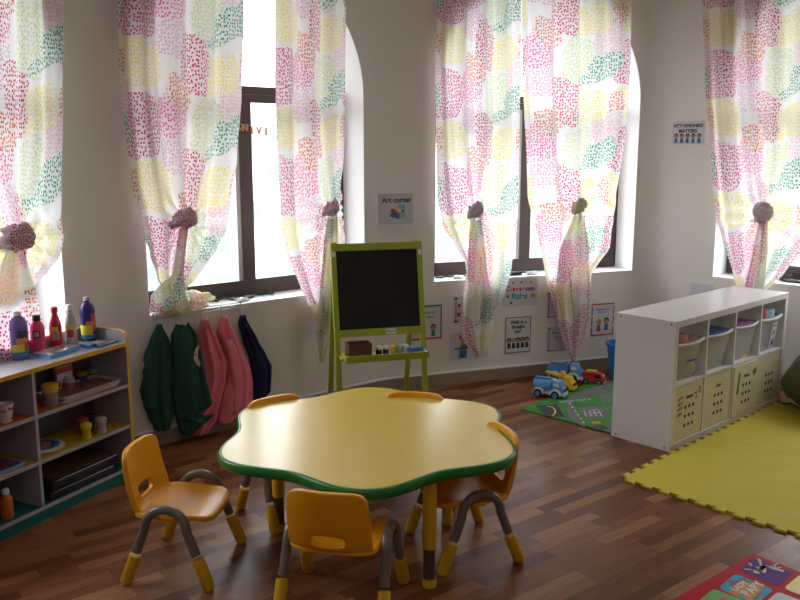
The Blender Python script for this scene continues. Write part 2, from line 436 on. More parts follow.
# ------------------------------------------------------------------ cloth sheets
def interp(lst, z):
    if z >= lst[0][1]: return lst[0][0]
    for (a, za), (b_, zb) in zip(lst, lst[1:]):
        if z >= zb:
            k = (z-zb)/max(1e-6, za-zb); k2 = k*k*(3-2*k)*.35+k*.65
            return b_+(a-b_)*k2
    return lst[-1][0]
def sheet(name, w, left, right, d0, nf, amp, m, parent, knot=None, top=None, cols=90, rows=110, uw=1.0, uo=0, vo=0, ph=0, bulge=0, thick=0, wrink=.018, edge_in=0):
    Lp = [w.wp(px, py, d0) for px, py in left]; Rp = [w.wp(px, py, d0) for px, py in right]
    if top: Lp = [(Lp[0][0]+(Lp[0][0]-Lp[1][0])*.0, top)]+Lp; Rp = [(Rp[0][0], top)]+Rp
    Lp.sort(key=lambda p: -p[1]); Rp.sort(key=lambda p: -p[1])
    zt = max(Lp[0][1], Rp[0][1]); zb = min(Lp[-1][1], Rp[-1][1])
    bm = bmesh.new(); uvl = bm.loops.layers.uv.new('cloth'); G = []; UV = {}
    if knot: ks, kz = w.wp(knot[0], knot[1], d0)
    for j in range(rows+1):
        z = zt+(zb-zt)*j/rows; l, r = interp(Lp, z), interp(Rp, z); row = []
        for i in range(cols+1):
            u = i/cols; s = l+(r-l)*u; zz = z; d = d0; A = amp
            wr = 0
            if knot:
                ku = min(.9, max(.1, (ks-l)/max(.05, r-l)))
                wz = math.exp(-((z-kz)/(.30 if z > kz else .16))**2)
                wu = math.exp(-((u-ku)/.24)**2)
                s = s+(ks-s)*wz*wu*.85
                A = amp*(1-.55*wz*wu)
                dx, dz = s-ks, z-kz; rr = math.hypot(dx, dz); an = math.atan2(dx, dz)
                wr = wrink*math.sin(an*13+ph)*math.exp(-(rr/.28)**2)*min(1, rr/.05)
                d += .03*wz*wu
                zz = z+.05*wz*(1-wu)*-1
            ed = min(1, min(u, 1-u)*8+.25)
            f = math.sin(2*PI*nf*u+ph+.5*math.sin(z*2.3+ph))+.35*math.sin(2*PI*nf*2.1*u+1.3*ph+z*.9)
            d += A*f*ed+wr+.006*noise.noise(Vector((s*7, z*5, ph)))
            if bulge:
                d += bulge*math.sqrt(max(0, 1-(2*u-1)**2))
            v = bm.verts.new(w.P(s, max(d, .012), zz)); row.append(v); UV[v] = (u*uw+uo, z+vo)
        G.append(row)
    for j in range(rows):
        for i in range(cols):
            f = bm.faces.new((G[j][i], G[j][i+1], G[j+1][i+1], G[j+1][i])); f.smooth = True
            for lp in f.loops: lp[uvl].uv = UV[lp.vert]
    bmesh.ops.recalc_face_normals(bm, faces=bm.faces)
    me = bpy.data.meshes.new(name); bm.to_mesh(me); bm.free(); me.materials.append(m)
    o = link(name, me, parent)
    if thick:
        md = o.modifiers.new('thickness', 'SOLIDIFY'); md.thickness = thick; md.offset = 0
    return o
def add_uv(o, f):
    me = o.data; l = me.uv_layers.new(name='cloth')
    for p in me.polygons:
        for li in p.loop_indices:
            c = me.vertices[me.loops[li].vertex_index].co; l.data[li].uv = f(c)
def knot(w, px, py, d, size, parent, seed, uo=0):
    s, z = w.wp(px, py, d); M = w.M(s, d, z)
    b = MB(M)
    size *= 1.25
    b.ball((0,0,0), size*.9, .95, .85, .75, lump=.5, seed=seed, n=20)
    for k in range(4):
        ring = []; tilt = R(-50+34*k+seed*23)
        for i in range(33):
            t = 2*PI*i/32; rr = size*(.86+.12*math.sin(3*t+seed+k))
            q = Vector((rr*math.cos(t), rr*math.sin(t)*.34+size*.42*(k-1.5)/1.5*.6, rr*.8*math.sin(t+.3*k)))
            ring.append(Matrix.Rotation(tilt*.5, 3, 'Z') @ q)
        b.tube(ring, [size*(.26+.07*math.sin(2*PI*i/16+seed)) for i in range(33)], 10, cap=False)
    o = b.build('knot', M_curt, parent)
    add_uv(o, lambda c: ((c-M.translation).x*1.6+(c-M.translation).y*.9+uo[0], (c.z-M.translation.z)*1.6+uo[1])); return o
TOP = 2.98
def rod(w, op, parent):
    b = MB(); b.tube([w.P(op[0]-.15,.10,TOP+.012), w.P(op[1]+.15,.10,TOP+.012)], .012, 10)
    for a in (op[0]-.1, op[1]+.1): b.tube([w.P(a,.0,TOP+.012), w.P(a,.10,TOP+.012)], .009, 8)
    for a in (op[0]-.15, op[1]+.15): b.ball(w.P(a,.10,TOP+.012), .022, n=8)
    return b.build('curtain_rod', M_wire, parent)
for nm, w, op in (('L', WL, opL), ('A', WA, opA), ('B', WB, opB), ('C', WC, opC)):
    lab = {'L':'white curtain rod above the window behind the paint bottles', 'A':'white curtain rod above the window over the hanging smocks', 'B':'white curtain rod above the middle window', 'C':'white curtain rod above the window behind the white cube shelf'}[nm]
    tag(rod(w, op, None), lab, 'curtain rod')

CG = 'knotted dotted curtains at the windows'
def curtain(label, w, left, right, kn, ksz, nf, uw, uo, vo, tail=None, seed=1, amp=.032, d0=.070, tail_nf=2, tuo=.3):
    s, z = w.wp(kn[0], kn[1], 0); base = w.P(s, .08, TOP)
    root = thing('curtain', label, 'curtain', group=None)
    sheet('curtain_panel', w, left, right, d0, nf, amp, M_curt, root, knot=kn, top=TOP, uw=uw, uo=uo, vo=vo, ph=seed*1.7)
    knot(w, kn[0], kn[1], d0+.055, ksz, root, seed, {1:(.52,-.38),2:(.38,-.10),3:(.42,-.26),4:(.44,-.30),5:(.80,-.40),6:(.40,-.28)}[seed])
    if tail:
        sheet('curtain_tail', w, tail[0], tail[1], d0+.035, tail_nf, .014, M_curt, root, uw=.4, uo=tuo, vo=vo+.21, ph=seed*2.3, cols=50, rows=60)
    return root
VO = .32
curtain('pink yellow and green dotted curtain at the far left edge, knotted above the purple bottle', WL,
    [(-85,0),(-80,120),(-72,200),(-60,235),(-40,280),(-20,300)], [(63,0),(62,100),(61,200),(63,236),(56,256),(36,284),(20,300)], (15,238), .06, 5, 1.15, -.15, .115,
    tail=([(8,246),(0,270),(-14,310),(-26,352)], [(22,246),(28,265),(38,300),(49,352)]), seed=1, tuo=.05, d0=.055, amp=.018)
cA1 = curtain('dotted curtain over the green smocks, knotted with its end bunched on the sill', WA,
    [(117,0),(120,80),(127,140),(133,189),(142,222),(150,252),(158,280),(166,292)], [(244,0),(242,100),(237,160),(232,182),(228,216),(215,252),(197,279),(180,292)], (184,219), .052, 4, 1.0, .0, .52,
    tail=([(179,228),(176,250),(172,275),(160,285),(151,296),(150,308)], [(187,228),(186,250),(184,275),(185,285),(190,293),(189,308)]), seed=2, tuo=.55)
curtain('dotted curtain knotted beside the chalkboard easel, its tail hanging below the sill', WA,
    [(276,0),(276,100),(279,170),(282,225),(288,258),(300,285),(311,309),(318,330)], [(347,0),(346,100),(345,180),(347,225),(343,260),(335,290),(327,330)], (331,209), .045, 3, 1.0, .04, .218,
    tail=([(327,218),(323,250),(319,300),(316,335),(320,362)], [(336,218),(337,250),(334,300),(330,340),(323,362)]), seed=3, tuo=.6)
curtain('left one of the two curtains at the middle window, long tail over the posters', WB,
    [(438,-5),(435,60),(436,130),(437,190),(442,222),(457,250),(465,262),(468,290),(474,300)], [(521,-5),(520,100),(519,190),(517,222),(511,269),(505,294),(494,310),(484,318)], (475.5,211), .05, 4, 1.0, .0, .275,
    tail=([(470,220),(468,253),(463,300),(461,335),(468,348),(476,355)], [(481,220),(484,240),(487,270),(492,300),(493,325),(486,350),(478,357)]), seed=4, tuo=.52)
curtain('right one of the two curtains at the middle window, tail ending above the toy trucks', WB,
    [(521,-5),(522,60),(527,190),(535,222),(544,269),(556,317),(563,340)], [(632,-5),(630,60),(626,130),(617,190),(609,247),(590,275),(588,320),(582,340)], (578.5,207), .05, 4, .85, .26, .01,
    tail=([(573,216),(560,250),(556,290),(558,320),(566,348),(572,361)], [(585,216),(589,250),(590,290),(589,320),(582,342),(575,361)]), seed=5, tuo=.1)
curtain('dotted curtain on the right, knotted and falling behind the white cube shelf', WC,
    [(702,-5),(705,80),(711,160),(715,211),(722,236),(733,275),(737,295),(739,315)], [(842,-5),(840,80),(830,180),(815,230),(800,253),(784,273),(765,292),(762,315)], (763,213), .055, 5, 1.2, .0, .125,
    tail=([(759,222),(753,250),(744,290),(742,312)], [(768,222),(768,250),(764,290),(762,312)]), seed=6, tuo=.35)
# bunched cloth of the second curtain on the sill
b = MB(WA.M(*WA.wp(177,300,-.02)[:1], -.05, SILL+.0))
b.ball((-.03,.07,.055), .10, 1.0, .75, .9, lump=.6, seed=3, n=24); b.ball((.09,.055,.02), .095, 1.25, .6, .9, lump=.6, seed=5, n=24); b.ball((-.07,.05,.06), .06, .9, .8, .8, lump=.5, seed=8)
o = b.build('bunched_end', M_curt, cA1); add_uv(o, lambda c: (c.x*1.2+c.y*.7, c.z*1.4+.25))

# ------------------------------------------------------------------ things on the sills
def wpt(w, px, py, d, z=None):
    s, zz = w.wp(px, py, d); return w.P(s, d, zz if z is None else z)
b = MB(); pts = []
for i in range(40):
    t = i/39; s0 = WA.wp(208, 292, -.15)[0]; s1 = WA.wp(276, 288, -.15)[0]
    pts.append(WA.P(s0+(s1-s0)*t, -.16+.035*math.sin(t*23), SILL+.010+.006*math.sin(t*31)))
b.tube(pts, .007, 6)
tag(b.build('cable', M_black), 'black cable coiled along the white sill above the smocks', 'cable')
b = MB(); pts = []
for i in range(30):
    t = i/29; s0 = WB.wp(437, 273, -.12)[0]; s1 = WB.wp(470, 273, -.12)[0]
    pts.append(WB.P(s0+(s1-s0)*t, -.14+.02*math.sin(t*15), SILL+.008))
b.tube(pts, .006, 6)
tag(b.build('cable', M_black), 'black cable lying on the sill of the middle window', 'cable')
for (w, px, lab) in ((WB, 458, 'crumpled white scrap on the left end of the middle window sill'), (WB, 531, 'crumpled white scrap on the middle sill between two curtains'), (WA, 240, 'crumpled white scrap beside the black cable on the left sill')):
    s = w.wp(px, 270, -.08)[0]; b = MB(w.M(s, -.07, SILL+.013)); b.ball((0,0,0), .028, 1.5, .45, 1, lump=.8, seed=px, n=10)
    tag(b.build('paper_scrap', M_wplas), lab, 'paper')
s = WB.wp(508, 270, -.1)[0]; b = MB(WB.M(s, -.09, SILL+.006)); b.box(-.09,.10,0,.012,-.03,.03, bev=.003); b.box(.02,.13,.013,.022,-.02,.035, bev=.003)
tag(b.build('folded_strip', M_black), 'dark folded strip on the middle sill below the window post', 'strip')
s = WC.wp(790, 283, -.1)[0]; b = MB(WC.M(s, -.12, SILL+.012)); b.ball((0,0,0), .05, 1.6, .22, .6, lump=.6, seed=2, n=10)
tag(b.build('crumpled_film', M_black), 'dark crumpled film on the sill of the right window', 'film')
# wooden letters on a string in the left window
g = thing('letter_garland', 'small wooden letters strung in front of the left window', 'garland')
M_wood = mat('pale_wood', (.55,.30,.12), .6)
for ch, px, py in (('A',238,127),('N',245,128),('I',252,131),('V',259,131),('I',266,132)):
    s, z = WA.wp(px, py, -.19); text('letter', ch, .060, WA.M(s, -.19, z), M_wood, g, ext=.003, bold=.002)
b = MB(); a0, z0 = WA.wp(236,123,-.19); a1, z1 = WA.wp(285,123,-.19)
b.tube([WA.P(a0+(a1-a0)*k/10, -.19, z0+(z1-z0)*k/10-.02*math.sin(PI*k/10)) for k in range(11)], .0015, 5); b.build('string', M_wire, g)

# ------------------------------------------------------------------ posters
def person(b, x, y, h, skin, hair, cloth):      # simple printed figure, flat layers; b: dict of MBs
    b['cloth%d' % cloth].prism([(x-h*.16,y),(x+h*.16,y),(x+h*.12,y+h*.45),(x-h*.12,y+h*.45)], .0008, .0012)
    b['hair%d' % hair].prism([(x+h*.21*math.cos(t), y+h*.68+h*.22*math.sin(t)) for t in [2*PI*k/12 for k in range(12)]], .0008, .0013)
    b['skin'].prism([(x+h*.15*math.cos(t), y+h*.62+h*.16*math.sin(t)) for t in [2*PI*k/12 for k in range(12)]], .0013, .0017)
M_h0 = mat('print_dark_hair', (.03,.02,.015), .6); M_h1 = mat('print_blond_hair', (.55,.33,.06), .6)
M_c = [mat('print_red', (.5,.05,.07), .6), mat('print_blue', (.05,.12,.35), .6), mat('print_green', (.05,.25,.08), .6), mat('print_ink', (.03,.03,.04), .6), mat('print_orange', (.65,.25,.05), .6)]
def figures(parent, M, lst):
    d = {k: MB(M) for k in ('skin','hair0','hair1','cloth0','cloth1','cloth2','cloth3','cloth4')}
    mm = {'skin': M_skin, 'hair0': M_h0, 'hair1': M_h1, **{'cloth%d' % i: M_c[i] for i in range(5)}}
    for a in lst: person(d, *a)
    tot = MB(); mats = []; 
    for k, v in d.items():
        if len(v.bm.verts):
            mi = len(mats); mats.append(mm[k])
            mp = {}
            for vv in v.bm.verts: mp[vv] = tot.bm.verts.new(vv.co)
            for f in v.bm.faces: tot.bm.faces.new([mp[q] for q in f.verts]).material_index = mi
        v.bm.free()
    tot.build('printed_figures', mats, parent, smooth=False)
def poster(label, w, x0, y0, x1, y1, border=None, bw=.008, name='poster', tilt=0, d=.004, paper=M_paper):
    px, py = (x0+x1)/2, (y0+y1)/2
    s0, _ = w.wp(x0, py, d); s1, _ = w.wp(x1, py, d); s = (s0+s1)/2; _, za = w.wp(px, y0, d); _, zb = w.wp(px, y1, d); z = (za+zb)/2
    W, Hh = s1-s0, za-zb; M = w.M(s, d, z) @ Matrix.Rotation(tilt, 4, 'Z')
    root = thing(name, label, 'poster')
    MB(M).box(-W/2, W/2, -Hh/2, Hh/2, -.002, 0).build('sheet', paper, root, smooth=False)
    if border:
        b = MB(M); a, c = W/2-bw*.6, Hh/2-bw*.6
        b.box(-a,a,c-bw,c,.0002,.0006); b.box(-a,a,-c,-c+bw,.0002,.0006); b.box(-a,-a+bw,-c+bw,c-bw,.0002,.0006); b.box(a-bw,a,-c+bw,c-bw,.0002,.0006)
        b.build('border', border, root, smooth=False)
    return root, M, W, Hh
T = lambda M, x, y: M @ Matrix.Translation((x, y, .0008))
# art corner (bent corner of the room)
cw = Wall(WA.P(WA.L-.2, 0, 0).xy, WB.P(.25, 0, 0).xy)
r, M, W, Hh = poster('white Art corner sign with paint palette, above the easel', cw, 377.5,193.5,413,224, d=.085, name='sign')
text('lettering', 'Art corner', .052, T(M, .01, Hh*.28), M_ink, r, bold=.001)
b = MB(M); b.prism([(-.05,-.05),(-.02,-.01),(.03,-.01),(.03,-.075)], .0004, .0008); b.build('blue_paint', M_blue, r, smooth=False)
b = MB(M); b.box(.02,.075,-.07,.03,.0002,.0005); b.build('light_panel', mat('print_pale_blue', (.3,.5,.65), .5), r, smooth=False)
for c, x, y, q in ((M_red,-.02,-.012,.018),(M_yplas,.03,-.012,.02),(M_green,-.005,-.035,.014),(M_red,.02,-.04,.012),(M_green,.055,-.018,.01)):
    MB(M).prism([(x+q*math.cos(t*PI/6), y+q*.8*math.sin(t*PI/6)) for t in range(12)], .001, .0014).build('paint_spot', c, r, smooth=False)
# kindness matters
r, M, W, Hh = poster('kindness matters sign with five children, on the bare right wall', WC, 672,121,704,144, name='sign')
text('lettering', 'ATTI KINDNESS', .033, T(M, 0, Hh*.29), M_ink, r, bold=.001); text('lettering', 'MATTERS', .034, T(M, 0, Hh*.06), M_ink, r, bold=.0015)
figures(r, M, [(W*(k-2)*.18, -Hh*.45, Hh*.46, 0, 0, 1) for k in range(5)])
# poster partly behind the easel
r, M, W, Hh = poster('green and red edged take care of your toys poster beside the easel', WB, 409,305,442,340)
MB(M).box(-W/2+.004,W/2-.004,Hh/2-.016,Hh/2-.004,.0002,.0006).build('green_band', M_green, r, smooth=False)
MB(M).box(-W/2+.004,W/2-.004,-Hh/2+.004,-Hh/2+.016,.0002,.0006).build('red_band', M_red, r, smooth=False)
MB(M).box(W/2-.012,W/2-.004,-Hh/2+.016,Hh/2-.016,.0002,.0006).build('dark_edge', M_ink, r, smooth=False)
text('lettering', 'Take care of\nyour toys', .030, T(M, 0, Hh*.22), M_ink, r)
figures(r, M, [(-.02,-Hh*.4,.10,0,0,4),(.06,-Hh*.4,.10,0,0,2)])
r, M, W, Hh = poster('small portrait card half hidden behind a curtain tail', WB, 453,296,475,323)
b = MB(M); b.box(-W/2+.02,-W/2+.026,-Hh/2+.01,Hh/2-.01,.0002,.001); b.box(-W/2+.01,-W/2+.04,Hh/2-.022,Hh/2-.01,.0002,.001); b.box(-W/2+.01,-W/2+.04,-Hh/2+.01,-Hh/2+.022,.0002,.001); b.build('scroll_border', M_ink, r, smooth=False)
b = MB(M); b.box(-W/2+.032,-W/2+.06,-.05,-.02,.0002,.001); b.box(-W/2+.036,-W/2+.06,.02,.045,.0002,.001); b.build('red_spots', M_red, r, smooth=False)
r, M, W, Hh = poster('poster of a seated child reading, lowest left under the curtain tail', WB, 450,332,488,359)
figures(r, M, [(-.055,-.01,.115,0,0,4),(.06,-.02,.10,0,0,0)])
b = MB(M); b.box(-W/2+.03,W/2-.03,-.022,-.012,.0004,.001); b.box(-.085,-.08,-Hh/2+.005,-.02,.0004,.001); b.box(.085,.09,-Hh/2+.005,-.02,.0004,.001); b.build('printed_desk', M_ink, r, smooth=False)
b = MB(M); b.box(-.075,-.02,-Hh/2+.012,-.025,.0004,.001); b.build('printed_blue_chair', M_c[1], r, smooth=False)
b = MB(M); b.box(-.07,.07,-.012,.012,.001,.0014); b.build('printed_green_book', M_c[2], r, smooth=False)
# classroom rules
r, M, W, Hh = poster('colourful Classroom Rules sheet directly under the middle sill', WB, 503,279,537,306, name='sign', tilt=R(-2))
x = -W*.40
for k, ch in enumerate('Classroom'):
    text('letter', ch, .048, T(M, -W*.37+W*.092*k, Hh*.14), [M_red, M_c[4], M_blue, M_purp][k % 4] if k > 5 else [M_red, M_c[4]][k % 2], r, bold=.0018)
text('lettering', 'Rules', .062, T(M, -.005, -Hh*.14), mat('print_teal', (.02,.30,.42), .5), r, bold=.002)
for c, x, y, q in ((M_c[4],.38,-.12,.020),(M_blue,-.36,-.13,.012),(M_yplas,.3,.38,.012),(M_red,.02,.38,.010),(M_green,-.25,-.38,.010),(M_yplas,.08,-.38,.014),(M_green,-.22,.36,.009)):
    MB(M).prism([(W*x+q*math.cos(t*PI/6), Hh*y+q*math.sin(t*PI/6)) for t in range(12)], .0004, .0010).build('printed_doodle', c, r, smooth=False)
r, M, W, Hh = poster('dark bordered Walk in a Straight Line poster below Classroom Rules', WB, 505,316.5,531,353, border=mat('print_grey', (.12,.13,.16), .6), bw=.006)
text('lettering', 'Walk in a\nStraight\nLine', .036, T(M, 0, Hh*.22), M_ink, r, bold=.0015)
figures(r, M, [(W*(k-2)*.17, -Hh*.36, Hh*.33, 0, 0 if k != 1 else 1, 3) for k in range(5)])
for i, (y0, y1, lab) in enumerate(((291,317.5,'upper of two black edged cards behind the right curtain tail'), (326,351,'lower of two black edged cards behind the right curtain tail'))):
    r, M, W, Hh = poster(lab, WB, 547,y0,575,y1)
    b = MB(M); b.box(-W/2+.014,-W/2+.019,-Hh/2+.01,Hh/2-.01,.0002,.001); b.box(-W/2+.008,-W/2+.030,Hh/2-.018,Hh/2-.008,.0002,.001); b.box(-W/2+.008,-W/2+.030,-Hh/2+.008,-Hh/2+.018,.0002,.001); b.box(-W/2+.02,W/2-.02,-Hh/2+.010,-Hh/2+.013,.0002,.001)
    b.build('black_edge', M_ink, r, smooth=False)
    if i: text('lettering', 'Raise', .03, T(M, -W*.2, Hh*.25), M_ink, r); text('lettering', 'your hand', .028, T(M, -W*.05, Hh*.06), MATS['print_teal'], r)
r, M, W, Hh = poster('please and thank you poster with two girls, beside the white shelf', WB, 591,303,614,335.5)
b = [MB(M) for _ in range(4)]; nn = 12
for k in range(nn):
    y = -Hh/2+.006+(Hh-.012)*k/nn
    for sx in (-1, 1):
        xa, xb = sorted((sx*(W/2-.003), sx*(W/2-.013))); b[k % 4].box(xa, xb, y, y+(Hh-.012)/nn, .0002, .0006)
for bb, m in zip(b, (M_green, M_blue, M_red, M_yplas)): bb.build('coloured_edge', m, r, smooth=False)
b = MB(M); b.box(-W/2+.003,W/2-.003,Hh/2-.013,Hh/2-.003,.0007,.001); b.box(-W/2+.003,W/2-.003,-Hh/2+.003,-Hh/2+.013,.0007,.001); b.build('red_band', M_red, r, smooth=False)
text('lettering', 'Say please and\nthank you', .021, T(M, 0, Hh*.27), M_ink, r)
figures(r, M, [(-.035,-Hh*.36,.115,0,1,0),(.035,-Hh*.34,.115,0,0,1)])
poster('plain pale sheet taped low on the wall behind the white shelf', WC, 690,284,713,300, name='paper_sheet')

# ------------------------------------------------------------------ coat rail and smocks
rk = thing('coat_rail', 'white wire coat rail with hooks under the left window sill', 'coat rail')
sA, zA = WA.wp(153,316.5,.03); sB, zB = WA.wp(241,307,.03); zr = (zA+zB)/2
b = MB()
for dz in (.022, -.01): b.tube([WA.P(sA, .03, zr+dz), WA.P(sB, .03, zr+dz)], .0035, 6)
for a in (sA, sB): b.tube([WA.P(a,.03,zr+.022), WA.P(a,.03,zr-.01)], .0035, 6)
b.build('rail', M_wire, rk)
for a in (sA+.03, sB-.03):
    MB(WA.M(a, 0, zr+.005)).box(-.025,.025,-.008,.008,.0,.03).build('bracket', M_wplas, rk, smooth=False)
def hook(px, d=.045):
    s, _ = WA.wp(px, 318, d); b = MB()
    b.tube([WA.P(s,.032,zr+.022), WA.P(s,.036,zr-.02), WA.P(s,.04,zr-.045), WA.P(s,.055,zr-.055), WA.P(s,.066,zr-.04)], .003, 6)
    b.build('hook', M_wire, rk)
for px in (157.5, 181, 202, 222.5, 242): hook(px)
M_dg = mat('dark_green_fabric', (.006,.055,.03), .85, bump=.2, bscale=300); M_pk = mat('pink_fabric', (.80,.20,.27), .85, bump=.2, bscale=300)
M_pk2 = mat('mid_pink_fabric', (.86,.24,.31), .85, bump=.2, bscale=300); M_nv = mat('navy_fabric', (.008,.016,.065), .85, bump=.2, bscale=300)
SM = [
 ('dark green smock hanging leftmost on the coat rail', M_dg, [(157,324),(150,341),(144,357),(142.5,367),(143,377),(140,390),(144,405),(149,418),(154,426)], [(159,324),(168,340),(174,355),(176,375),(176,395),(172,415),(168,427)], .035, .05),
 ('dark green smock with cream crest, second on the coat rail', M_dg, [(176,324),(171,335),(171,352),(173,377),(172,402),(176,418),(180,430)], [(187,323.5),(195.5,332),(200,352),(205,377),(212,402),(215,411),(194,415),(190,431)], .06, .06),
 ('pink smock hanging third from left, partly behind green', M_pk, [(202,318.5),(198,332),(199,352),(203,377),(198,400),(191,415),(192,432)], [(204,318.5),(217,338),(227,360),(225,380),(220,400),(217,417),(206,431)], .035, .05),
 ('pink smock hanging fourth from left, sleeve in front', M_pk2, [(221.5,316),(217,332),(224,350),(227,377),(221,400),(218,421)], [(224,316),(237,338),(250,370),(252,385),(252,408),(238,413),(230,420)], .045, .05),
 ('navy blue smock hanging rightmost on the coat rail', M_nv, [(240.5,315),(238,322),(243,340),(250,360),(253,385),(250,402)], [(243,315),(257,341),(264,353),(270,365),(269,390),(258,400),(253,403)], .03, .045)]
for i, (lab, m, l, r_, d0, bl) in enumerate(SM):
    root = thing('smock', lab, 'smock', group=None)
    sheet('smock_body', WA, l, r_, d0, 2.2, .009, m, root, bulge=bl, cols=40, rows=50, ph=i*1.9, thick=.006)
    if i == 1:
        # crest: cream arc print
        b = MB(); d_c = .134; c0, z0 = WA.wp(203, 355, d_c)
        for k in range(12):
            a0, a1 = R(115+130*k/12), R(115+130*(k+1)/12); ro, ri = .075, .053-.012*math.sin(PI*k/12)
            f = [WA.P(c0+rr*math.cos(a)*.8, d_c, z0+rr*math.sin(a)) for rr, a in ((ro,a0),(ro,a1),(ri,a1),(ri,a0))]
            b.bm.faces.new([b.bm.verts.new(p) for p in f])
        bmesh.ops.remove_doubles(b.bm, verts=b.bm.verts, dist=1e-4)
        b.build('crest', mat('cream_print', (.5,.45,.33), .7), root)
    if i == 3:
        sheet('sleeve', WA, [(223,340),(228,355),(232,380),(232,410)], [(234,338),(243,355),(246,385),(240,411)], .085, 1, .004, m, root, bulge=.022, cols=20, rows=30, thick=.005)
    if i == 0:
        sheet('sleeve', WA, [(148,352),(142.5,367),(144,385),(146,405)], [(158,348),(158,370),(157,390),(154,408)], .08, 1, .004, m, root, bulge=.02, cols=20, rows=30, thick=.005)
        MB(WA.M(*[WA.wp(143.5,366,.09)[0]], .088, WA.wp(143.5,366,.09)[1])).box(-.006,.004,-.022,.02,0,.002).build('white_tag', M_wplas, root, smooth=False)
    if i == 4:
        sheet('sleeve', WA, [(252,350),(257,370),(257,395)], [(262,350),(270,366),(267,392)], .055, 1, .003, m, root, bulge=.02, cols=20, rows=30, thick=.005)

# ------------------------------------------------------------------ table
tc_ = Vector((-.139, 3.585)); TZ = .50
tb = thing('activity_table', 'yellow flower-shaped activity table with green edging in the middle of the floor', 'table', (tc_.x, tc_.y, 0))
fl = []
for k in range(180):
    t = 2*PI*k/180; rr = .628+.050*math.cos(6*(t-R(91)))
    fl.append((rr*1.0*math.cos(t), rr*.995*math.sin(t)))
def inset(pts, d):
    n = len(pts); out = []
    for i in range(n):
        a, c = Vector(pts[i-1]), Vector(pts[(i+1) % n]); t = (c-a).normalized(); out.append((pts[i][0]-t.y*d, pts[i][1]+t.x*d))
    return out
# edging: rounded band
b = MB(); prof = [(.0,-.011),(-.004,-.010),(-.009,-.004),(-.009,.024),(-.004,.031),(.007,.032),(.007,-.011)]
rings = [[b.bm.verts.new(Vector((x, y, TZ-.032+z))) for x, y in inset(fl, dd)] for dd, z in prof]
for A, B in zip(rings, rings[1:]+rings[:1]):
    for i in range(len(fl)): b.bm.faces.new((A[i], A[(i+1) % len(fl)], B[(i+1) % len(fl)], B[i]))
b.build('edging', M_green, tb, auto=False)
MB().prism(inset(fl, .0072), TZ-.041, TZ-.0005).build('tabletop', M_ttop, tb)
for (x, y) in ((.117,3.115), (-.555,3.62), (.225,3.74), (-.30,3.98)):
    lx, ly = x-tc_.x, y-tc_.y
    lg = MB().lathe([(.0,.17),(.028,.17),(.028,TZ-.0415),(0,TZ-.0415)], (lx, ly, 0), 20).build('leg', M_yel, tb)
    MB().lathe([(.0,.04),(.0245,.04),(.0245,.1695),(0,.1695)], (lx, ly, 0), 20).build('adjuster', mat('brown_adjuster', (.10,.065,.045), .4), lg)
    MB().lathe([(0,0),(.022,.0),(.028,.006),(.028,.032),(.024,.0395),(0,.0395)], (lx, ly, 0), 20).build('foot', M_yel, lg)

